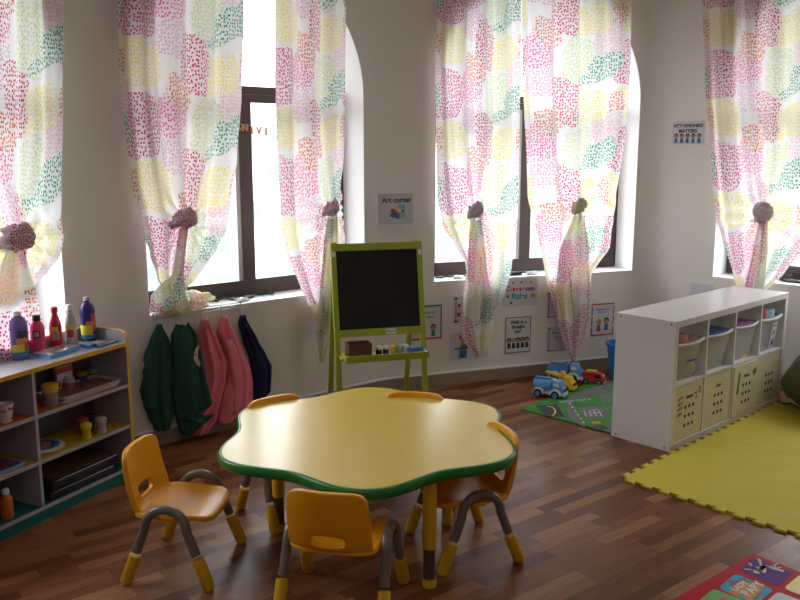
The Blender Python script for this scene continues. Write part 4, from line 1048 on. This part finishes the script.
block('salmon foam strip standing inside the PUZZLES bin', 0, .05, .055, .003, .035, .03, .165, mat('salmon_foam', (.85,.25,.10), .6))
block('ochre puzzle board standing inside the PUZZLES bin', 0, -.03, .095, .003, .16, .02, .165, mat('ochre_board', (.5,.33,.12), .6))
block('royal blue case lying at the top of the second bin', 1, .0, .085, .195, .24, .12, .045, mat('royal_blue', (.02,.06,.33), .4))
block('orange board standing inside the second bin', 1, -.05, .055, .003, .06, .02, .165, mat('dull_orange', (.6,.28,.14), .6))
block('grey green board standing inside the second bin', 1, .03, .09, .003, .07, .02, .165, mat('sage_board', (.3,.38,.33), .6))
block('purple pad lying at the top of the third bin', 2, .0, .085, .205, .24, .12, .03, mat('plum_pad', (.30,.06,.28), .5))
block('yellow block inside the third bin', 2, .05, .055, .003, .05, .03, .06, M_ylab)
block('white card stack inside the third bin', 2, -.05, .12, .003, .12, .06, .17, M_paper)
block('red boxed game standing upright in the fourth bin', 3, -.085, .10, .17, .05, .15, .125, M_red, name='game_box', cat='game box')
block('clear topped craft box beside the red game box', 3, .015, .10, .17, .13, .14, .105, mat('pale_blue_box', (.25,.35,.42), .4, var=.5, vscale=30), name='craft_box', cat='game box')
block('grey board standing inside the fourth bin', 3, -.04, .09, .003, .12, .02, .16, mat('mauve_board', (.35,.3,.36), .6))
# cream drawers boxes with nine holes
M_cream = mat('cream_plastic', (.68,.62,.40), .45, var=.03)
dlab = ['cream box with nine holes and animal stickers, compartment nearest the camera', 'cream box with nine holes labelled Cars, second lower compartment', 'cream box with nine holes and tape strips, third lower compartment', 'cream box with nine holes and no label, farthest lower compartment']
for k in range(4):
    q = thing('storage_box', dlab[k], 'storage box', CM @ Vector((cellx(k), .006 if k != 2 else -.004, t_+.001)), CA)
    w2, h2 = iw/2-.002, ih-.005
    MB().box(-w2,w2,0,.34,0,h2, bev=.003).build('box_body', M_cream, q, smooth=False)
    hm = None
    for i in range(3):
        for j in range(3):
            if hm is None:
                hm = MB().lathe([(0,-.0008),(.012,-.0008),(.012,.0008),(0,.0008)], (0,0,0), 14, M=Matrix.Rotation(PI/2, 4, 'X')).build('vent_hole', M_ink, q, smooth=False); ho = hm
            else: ho = link('vent_hole', hm.data, q)
            ho.location = ((i-1)*.045+.01, 0, .195-.056*j)
    F_ = Matrix.Translation((0, -.0006, 0)) @ Matrix.Rotation(PI/2, 4, 'X')
    if k in (0, 1, 2):
        MB(F_).box(-.035,.045,.243,.265,0,.0006).build('label', mat('cream_label', (.55,.5,.33), .5), q, smooth=False)
        text('lettering', ['Animals','Cars','Blocks'][k], .026, F_ @ Matrix.Translation((.005,.254,.001)), M_ink, q, bold=.001)
    if k == 0:
        for i, (x, z, c) in enumerate(((-.115,.255,M_brown),(-.085,.262,M_c[0]),(-.115,.225,M_ink),(-.085,.23,M_brown),(-.115,.195,M_ink),(-.085,.2,M_c[3]),(-.115,.16,M_brown),(-.09,.165,M_ink),(.075,.262,M_ink),(.085,.235,M_brown),(.12,.262,M_ink),(.12,.285,M_ink))):
            s_ = .011; b = MB(F_ @ Matrix.Translation((x, z, 0)))
            b.prism([(-s_,-s_),(-s_*.6,-s_),(-s_*.5,-s_*.2),(s_*.5,-s_*.2),(s_*.6,-s_),(s_,-s_),(s_,s_*.3),(s_*1.4,s_*.9),(s_*.7,s_),(s_*.4,s_*.4),(-s_,s_*.4)], 0, .0006)
            b.build('animal_sticker', c, q, smooth=False)
    if k == 2:
        MB(F_ @ Matrix.Translation((-.10,.225,0)) @ Matrix.Rotation(R(-8), 4, 'Z')).box(-.012,.012,-.075,.06,0,.0015).build('tape_strip', mat('kraft_tape', (.30,.17,.05), .6), q, smooth=False)
        MB(F_ @ Matrix.Translation((.115,.262,0)) @ Matrix.Rotation(R(25), 4, 'Z')).box(-.022,.022,-.02,.02,0,.0015).build('tape_patch', MATS['kraft_tape'], q, smooth=False)

# ------------------------------------------------------------------ mats
def foam_tile(label, i, j, S=.98):
    ang = R(43.5); O = Vector((1.190, 4.225, 0)); p0 = O+Vector((math.cos(ang), math.sin(ang), 0))*(i*S)+Vector((math.sin(ang), -math.cos(ang), 0))*(j*S)
    q = thing('foam_tile', label, 'play mat', p0, ang, group=None)
    # local x along cube shelf, -y toward the camera right
    n = 10; tth = S/n; T_ = .026; pts = []
    def edge(p, q_, outward, teeth, inv):
        d = (Vector(q_)-Vector(p)).normalized(); o = Vector(outward); res = []
        for k in range(n):
            a = Vector(p)+d*(k*tth); c = a+d*tth
            if not teeth: res += [a]; continue
            # trapezoid tooth
            m0, m1 = a+d*tth*.28, a+d*tth*.72
            sg = -1 if inv else 1
            res += [a, m0, m0-d*.009*sg+o*T_*sg, m1+d*.009*sg+o*T_*sg, m1]
        return res
    g = .002
    e1 = edge((0,0), (S,0), (0,1), j == 0, False); e2 = edge((S,0), (S,-S), (1,0), False, False)
    e3 = edge((S,-S), (0,-S), (0,-1), False, False); e4 = edge((0,-S), (0,0), (-1,0), i == 0, False)
    pts = [tuple(v) for v in e1+e2+e3+e4][::-1]
    b = MB(); b.prism([(x*(1-g), y*(1-g)) for x, y in pts], .0005, .0125, bev=0); b.build('foam', M_mat, q, smooth=False)
foam_tile('yellow interlocking foam tile nearest the table, its corner pointing left', 0, 0)
foam_tile('yellow interlocking foam tile along the far end of the cube shelf', 1, 0)
foam_tile('yellow foam tile at the lower right edge of the picture', 0, 1)
foam_tile('yellow foam tile at the right edge beside the beanbag', 1, 1)

# picture mat
def flatpoly(pts, z0, z1, m, name, parent, M): 
    K = M.inverted(); P_ = [K @ at(px, py, z0) for px, py in pts]
    c = sum(P_, Vector())/len(P_)
    a = sum(P_[i].x*P_[(i+1) % len(P_)].y-P_[(i+1) % len(P_)].x*P_[i].y for i in range(len(P_)))
    if a < 0: P_ = P_[::-1]
    b = MB(); b.prism([(p.x, p.y) for p in P_], z0, z1); return b.build(name, m, parent, smooth=False)
def roundpoly(pts, r=.25, n=5):
    out = []; N_ = len(pts)
    for i in range(N_):
        a, b_, c = [Vector(pts[(i+d) % N_]) for d in (-1, 0, 1)]
        p, q = b_+(a-b_)*r, b_+(c-b_)*r
        for k in range(n+1):
            t = k/n; out.append(tuple(p*(1-t)**2+b_*2*t*(1-t)+q*t*t))
    return out
pmO = at(752.6, 554.4); pma = R(219)
PMM = Matrix.Translation(pmO) @ Matrix.Rotation(pma, 4, 'Z')
pm = thing('picture_mat', 'red picture play mat with purple and blue panels in the front right corner', 'play mat', pmO, pma)
M_pmr = mat('red_vinyl', (.50,.012,.03), .6, spec=.15)
MB().prism([(0,0),(0,.9),(1.1,.9),(1.1,0)][::-1], .0005, .004).build('mat_sheet', M_pmr, pm, smooth=False)
c_ = lambda l: [(690+x/7.27, 540+y/7.27) for x, y in l]
M_pb = mat('print_sky_blue', (.07,.40,.60), .6, spec=.15)
flatpoly(roundpoly(c_([(365,225),(450,128),(750,238),(640,338)]), .14), .0042, .0050, M_purp, 'purple_panel', pm, PMM)
flatpoly(roundpoly(c_([(205,350),(330,245),(612,362),(470,475)]), .16), .0042, .0050, M_pb, 'blue_panel', pm, PMM)
flatpoly(roundpoly(c_([(60,445),(170,355),(395,440),(270,560)]), .16), .0042, .0050, mat('print_lime', (.12,.38,.04), .4), 'green_panel', pm, PMM)
flatpoly(roundpoly(c_([(680,352),(800,250),(1080,350),(960,460)]), .16), .0042, .0050, mat('print_yellow', (.70,.50,.02), .4), 'yellow_panel', pm, PMM)
flatpoly(roundpoly(c_([(530,470),(640,375),(900,480),(790,580)]), .16), .0042, .0050, mat('print_pale', (.38,.42,.40), .4), 'pale_panel', pm, PMM)
flatpoly(roundpoly(c_([(200,430),(240,410),(300,450),(240,480)]), .3), .0052, .0056, mat('print_pink', (.6,.05,.15), .4), 'pink_shape', pm, PMM)
for pts_ in ([(275,292),(360,300),(330,330),(310,345)], [(350,285),(400,275),(430,310),(370,300)], [(450,400),(535,375),(520,400),(500,440)]):
    flatpoly(c_(pts_), .0052, .0056, mat('print_wine', (.16,.01,.10), .4), 'witch_hat', pm, PMM)
flatpoly(c_([(280,385),(380,290),(440,318),(350,412)]), .0057, .0061, M_c[4], 'orange_plate', pm, PMM)
flatpoly(c_([(375,420),(480,300),(545,325),(450,440)]), .0057, .0061, M_c[4], 'orange_plate', pm, PMM)
M_cr = mat('print_cream', (.75,.66,.5), .4)
wa = at(*c_([(340,385)])[0]), at(*c_([(415,315)])[0]); 
for txt, pa, pb_ in (('LADY', (315,372), (405,318)), ('BABY', (400,408), (515,322))):
    A_, B_ = at(*c_([pa])[0]), at(*c_([pb_])[0]); mid = (A_+B_)/2; a = math.atan2(B_.y-A_.y, B_.x-A_.x)
    text('lettering', txt, (B_-A_).length*.42, PMM.inverted() @ Matrix.Translation((mid.x, mid.y, .0062)) @ Matrix.Rotation(a, 4, 'Z'), M_cr, pm, bold=.002)
# skeleton animal print
b = MB(PMM.inverted())
def bone(l, w=.006):
    P_ = [at(*c_([q])[0]) for q in l]
    for A_, B_ in zip(P_, P_[1:]):
        d = (B_-A_).normalized(); n_ = Vector((-d.y, d.x, 0))*w
        v = [b.bm.verts.new(b.M @ Vector((p.x, p.y, .0056))) for p in (A_-n_, B_-n_, B_+n_, A_+n_)]; b.bm.faces.new(v)
bone([(430,175),(475,225),(520,240)]); bone([(500,145),(520,200),(510,240)]); bone([(395,220),(450,225)]); bone([(520,205),(570,200),(610,215),(680,235)], .010); bone([(490,210),(480,250)], .012); bone([(540,195),(530,245)], .010); bone([(600,195),(640,180)], .005); bone([(450,205),(540,215)], .009); bone([(610,190),(625,215),(660,205)], .005)
b.build('skeleton_animal_print', mat('print_bone', (.5,.46,.38), .5), pm, smooth=False)

# road rug
rgO = at(521, 410); rga = R(45.5); RGM = Matrix.Translation(rgO) @ Matrix.Rotation(rga, 4, 'Z')
rg = thing('road_rug', 'green road map play rug between the toy trucks and white shelf', 'rug', rgO, rga)
M_rg = mat('rug_green', (.04,.22,.03), .8, bump=.2, bscale=300, var=.15, vscale=12); M_rd = mat('rug_grey', (.16,.16,.17), .8, var=.15, vscale=15); M_dk = mat('rug_dark', (.035,.04,.05), .8)
MB().prism([(0,0),(0,-.715),(1.02,-.715),(1.02,0)][::-1], .0005, .009, bev=0).build('rug_pile', M_rg, rg, smooth=False)
MB().tube([(0.004,-.715,.006),(0.004,0,.006),(1.02,0,.006)], .0065, 8).build('bound_edge', mat('rug_edge_green', (.03,.26,.03), .7), rg)
r_ = lambda l: [(500+x/5.714, 350+y/5.714) for x, y in l]
Zr = .0094
flatpoly(r_([(395,268),(470,232),(640,178),(640,225),(540,262),(470,268),(405,300),(440,345),(490,440),(470,436),(395,385),(375,305)]), Zr, Zr+.0006, M_rd, 'printed_road', rg, RGM)
flatpoly(r_([(445,328),(600,318),(625,385),(500,395)]), Zr, Zr+.0007, M_rd, 'printed_parking', rg, RGM)
flatpoly(r_([(570,270),(600,250),(640,245),(640,300),(585,300)]), Zr, Zr+.0005, M_rd, 'printed_road', rg, RGM)
flatpoly(r_([(205,318),(325,308),(368,382),(262,378)]), Zr, Zr+.0008, M_dk, 'printed_dark_road', rg, RGM)
flatpoly(r_([(500,438),(590,430),(628,452),(560,458)]), Zr, Zr+.0008, M_dk, 'printed_dark_road', rg, RGM)
flatpoly(r_([(600,440),(634,420),(634,470),(600,462)]), Zr, Zr+.0006, M_rd, 'printed_road', rg, RGM)
b = MB(RGM.inverted())
def stripe(l, w=.006, z=Zr+.0012):
    P_ = [at(*r_([q])[0], z) for q in l]
    for A_, B_ in zip(P_, P_[1:]):
        d = (B_-A_).normalized(); n_ = Vector((-d.y, d.x, 0))*w
        b.bm.faces.new([b.bm.verts.new(b.M @ Vector((p.x, p.y, z))) for p in (A_-n_, B_-n_, B_+n_, A_+n_)])
marks = [([(395+95*k/6, 300+130*k/6), (402+95*k/6, 309+130*k/6)], .005) for k in range(6)]+[([(480+28*k, 345),(492+30*k, 378)], .003) for k in range(4)]+[([(520,360),(575,355)], .004), ([(515,345),(560,340)], .004)]
for l_, w_ in marks:
    b = MB(RGM.inverted()); stripe(l_, w_); b.build('white_marking', M_paper, rg, smooth=False)
b = MB(RGM.inverted()); stripe([(268,320),(295,325),(315,340),(316,358),(300,376)], .006); b.build('yellow_line', M_ylab, rg, smooth=False)
b = MB(RGM.inverted()); b2_ = stripe([(525,415),(575,412)], .02); b.build('printed_orange_car', M_c[4], rg, smooth=False)
A_, B_ = at(*r_([(370,303)])[0]), at(*r_([(492,292)])[0]); a = math.atan2(B_.y-A_.y, B_.x-A_.x); mid = (A_+B_)/2
text('lettering', 'MINI CITY', .055, RGM.inverted() @ Matrix.Translation((mid.x, mid.y, Zr+.001)) @ Matrix.Rotation(a, 4, 'Z'), mat('print_pale_blue2', (.3,.42,.5), .7), rg, bold=.002)

# ------------------------------------------------------------------ toy vehicles (x forward)
M_tyre = mat('tyre_black', (.02,.02,.022), .6)
def wheel(parent, x, y, r, hub, w=.028):
    K = Matrix.Translation((x, y, r)) @ Matrix.Rotation(PI/2, 4, 'X')
    o = MB(K).lathe([(0,-w/2),(r*.8,-w/2),(r,-w/2+.005),(r,w/2-.005),(r*.8,w/2),(0,w/2)], n=24).build('wheel', M_tyre, parent)
    MB(K).lathe([(0,-w/2-.003),(r*.62,-w/2-.003),(r*.62,w/2+.003),(0,w/2+.003)], n=18).build('hub', hub, o)
def truck(label, p, a, body, fender, hub, load, S=1.0, cab=None, kind='tanker'):
    q = thing('toy_truck', label, 'toy truck', p, a); q.scale = (S, S, S)
    cab = cab or body
    MB().box(-.11,.115,-.045,.045,.028,.045, bev=.004).build('chassis', fender, q)
    for x in (-.065, .06):
        for s in (-1, 1):
            wheel(q, x, s*.048, .030, hub)
            ar = []
            b = MB(); n = 10
            for i in range(n):
                t0, t1 = PI*i/n, PI*(i+1)/n
                f = lambda t, r: (x+r*math.cos(t), .030+r*math.sin(t))
                for (ya, yb) in ((s*.030, s*.066),):
                    lo, hi = min(ya, yb), max(ya, yb)
                    p4 = [f(t0,.034), f(t1,.034), f(t1,.043), f(t0,.043)]
                    v = [b.bm.verts.new((px, yy_, pz)) for yy_ in (lo, hi) for px, pz in p4]
                    for fc in ((0,1,2,3),(7,6,5,4),(0,4,5,1),(2,6,7,3),(3,7,4,0),(1,5,6,2)): b.bm.faces.new([v[i_] for i_ in fc])
            b.build('fender', fender, q)
    K = Matrix(((1,0,0,0),(0,0,-1,0),(0,1,0,0),(0,0,0,1)))
    MB(K).prism([(.03,.046),(.112,.046),(.118,.075),(.098,.085),(.085,.122),(.035,.122)], -.043, .043, bev=0).build('cab', cab, q, smooth=False)
    for s in (-1, 1): MB(K).prism([(.045,.09),(.088,.09),(.078,.115),(.045,.115)], s*.0432-.0008, s*.0432+.0008).build('window', fender, q, smooth=False)
    MB().box(.114,.126,-.048,.048,.022,.048, bev=.004).build('bumper', fender, q)
    MB().box(.116,.120,-.028,.028,.052,.072).build('grille', M_tyre, q, smooth=False)
    if kind == 'tanker':
        MB(Matrix.Translation((-.042, 0, .088)) @ Matrix.Rotation(PI/2, 4, 'Y')).lathe([(0,-.07),(.03,-.07),(.041,-.06),(.041,.055),(.03,.065),(0,.065)], n=24).build('tank', load, q)
        MB().box(-.10,.02,-.014,.014,.129,.140, bev=.003).build('ladder', load, q)
    elif kind == 'crane':
        MB().box(-.105,.02,-.036,.036,.046,.078, bev=.005).build('bed', load, q)
        MB().tube([(0,0,.078),(-.01,0,.118),(-.12,0,.135)], [.016,.015,.012], 10).build('boom', load, q)
        MB().lathe([(0,0),(.02,0),(.024,.02),(.018,.035),(0,.038)], (.02,0,.12), 16).build('beacon', fender, q)
    else:
        b = MB(); b.box(-.112,.022,-.044,.044,.05,.058); b.box(-.112,.022,-.048,-.042,.05,.11); b.box(-.112,.022,.042,.048,.05,.11); b.box(-.116,-.11,-.048,.048,.05,.10); b.box(.016,.024,-.048,.048,.05,.125)
        b.build('tipper', load, q, smooth=False)
    return q
p1 = (at(535,398)+at(567,401))/2
truck('blue and white toy tanker truck nearest, beside the road rug', at(549,396.5), R(-28), M_bluel, M_wplas, mat('hub_blue', (.10,.28,.5), .4), M_bluel, 1.0)
truck('yellow toy crane truck in the middle of the toy trucks', at(560,390), R(-30), M_yplas, M_yplas, M_tyre, M_yplas, .92, kind='crane')
truck('blue toy tipper truck at the back against the skirting', at(565,380.5), R(-22), M_bluel, M_wplas, M_blue, M_bluel, 1.12, kind='tipper')
q = thing('toy_car', 'red toy fire van with yellow roof light, right of the trucks', 'toy car', at(593,383.5), R(-20)); q.scale = (.85,.85,.85)
K = Matrix(((1,0,0,0),(0,0,-1,0),(0,1,0,0),(0,0,0,1)))
MB(K).prism([(-.09,.022),(.095,.022),(.105,.045),(.095,.062),(.065,.098),(.02,.108),(-.07,.108),(-.09,.085)], -.045, .045).build('body', M_red, q, smooth=False)
for s in (-1, 1):
    MB(K).prism([(.01,.062),(.072,.062),(.055,.092),(.015,.095)], s*.0455-.001, s*.0455+.001).build('side_window', M_tyre, q, smooth=False)
    for x in (-.055, .055): wheel(q, x, s*.042, .026, mat('hub_teal', (.05,.3,.25), .4), .026)
    MB().ball((.088, s*.018, .078), .014, .6, 1, 1, n=8).build('headlamp', M_wplas, q)
MB().box(-.06,.03,-.022,.022,.1085,.122, bev=.004).build('roof_light', M_yplas, q)
MB().box(.088,.110,-.045,.045,.012,.03, bev=.004).build('bumper', M_wplas, q)
# blue tub behind the shelf
p = at(622, 382); q = thing('tub', 'bright blue tub half hidden behind the white shelf', 'tub', (1.71, 6.27, .0)); q.location.z = .0
b = MB(); b.lathe([(0,.011),(.095,.011),(.120,.25),(.132,.25),(.132,.27),(.113,.27),(.09,.018),(0,.018)], n=32); b.build('tub_body', mat('tub_blue', (.02,.22,.62), .35), q)

# beanbag
q = thing('beanbag', 'olive green beanbag at the right edge beside the white shelf', 'beanbag', (2.845, 5.33, .013))
b = MB(); g = bmesh.ops.create_uvsphere(b.bm, u_segments=64, v_segments=32, radius=1)
for v in g['verts']:
    c = v.co.copy(); z = c.z; a = math.atan2(c.y, c.x); rr = math.hypot(c.x, c.y)
    k = 1+.06*noise.noise(c*2.5)+.02*math.sin(a*6)*rr*max(0, z)
    zz = .20+.20*z if z < 0 else .20+.27*z
    if z < -.55: zz = .20-.20*.55-.09*(-(z)-.55)/.45
    v.co = Vector((c.x*.31*k*(1-.25*max(0, z)), c.y*.31*k*(1-.25*max(0, z)), max(0, zz+.03*noise.noise(c*4+Vector((3,1,0)))*(1 if z > -.4 else 0))))
b.build('bag', mat('olive_fabric', (.10,.10,.06), .8, bump=.2, bscale=200), q)
b = MB(); pts = [at(px, py, .018) for px, py in ((778,401),(784,404),(790,403),(797,407),(806,412),(815,409))]
b.tube(pts, .005, 6); tag(b.build('cable', M_black), 'black cable on the yellow mat at the foot of the white shelf', 'cable')

# ------------------------------------------------------------------ light
w = bpy.data.worlds.new('sky'); sc.world = w; w.use_nodes = True
nt = w.node_tree; N = nt.nodes.new; bg = nt.nodes['Background']
tc = N('ShaderNodeTexCoord'); sp = N('ShaderNodeSeparateXYZ'); nt.links.new(tc.outputs['Generated'], sp.inputs[0])
mr = N('ShaderNodeMapRange'); mr.inputs[1].default_value = .12; mr.inputs[2].default_value = .42; mr.inputs[3].default_value = 2.3; mr.inputs[4].default_value = 12.5
nt.links.new(sp.outputs[2], mr.inputs[0])
no = N('ShaderNodeTexNoise'); no.inputs['Scale'].default_value = 28; no.inputs['Detail'].default_value = 4; nt.links.new(tc.outputs['Generated'], no.inputs['Vector'])
rp = N('ShaderNodeValToRGB'); rp.color_ramp.elements[0].position = .40; rp.color_ramp.elements[0].color = (.40,.46,.45,1); rp.color_ramp.elements[1].position = .54; rp.color_ramp.elements[1].color = (.96,.97,.98,1)
nt.links.new(no.outputs['Fac'], rp.inputs['Fac']); nt.links.new(rp.outputs['Color'], bg.inputs['Color']); nt.links.new(mr.outputs[0], bg.inputs['Strength'])
def area(name, loc, size, e, col, rot=(0,0,0)):
    L = bpy.data.lights.new(name, 'AREA'); L.shape = 'SQUARE'; L.size = size; L.energy = e; L.color = col
    o = bpy.data.objects.new(name, L); COL.objects.link(o); o.location = loc; o.rotation_euler = rot
area('fill_light', (.3, .6, 3.12), 1.6, 9, (1,.96,.92))  # added soft fill, standing in for unseen windows behind the camera
area('fill_light', (1.0, 3.6, 3.12), 1.4, 4, (1,.97,.94))  # second, weaker added fill over the room, no real fixture
sc.view_settings.view_transform = 'Standard'; sc.view_settings.look = 'None'; sc.view_settings.exposure = .12
sc.cycles.use_denoising = True
sc.cycles.max_bounces = 8; sc.cycles.transparent_max_bounces = 12; sc.cycles.sample_clamp_indirect = 6

# ------------------------------------------------------------------ groups of repeats
GR = {'curtain':'knotted dotted curtains at the windows', 'curtain_rod':'white curtain rods above the windows', 'child_chair':'orange child chairs around the flower table',
      'smock':'smocks hanging on the coat rail', 'poster':'posters and cards taped to the walls', 'sign':'posters and cards taped to the walls', 'paint_bottle':'paint bottles on top of the bookcase', 'activity_box':'flat blue boxes on top of the bookcase',
      'dough_tub':'dough tubs on the orange shelf', 'tray':'cream trays on the orange shelf', 'shaker':'shaker jars on the amber shelf', 'portfolio_box':'black boxes on the teal bottom shelf',
      'paint_pot':'paint pots on the easel tray', 'crayon':'red crayons on the easel tray', 'storage_bin':'frosted bins in the upper compartments', 'storage_box':'cream boxes in the lower compartments',
      'toy_block':'things kept in the frosted bins', 'foam_tile':'yellow foam tiles on the floor', 'toy_truck':'toy trucks beside the road rug', 'paper_scrap':'white scraps on the window sills'}
for o in sc.objects:
    if o.parent is None and o.get('label'):
        k = o.name.split('.')[0]
        if k in GR: o['group'] = GR[k]
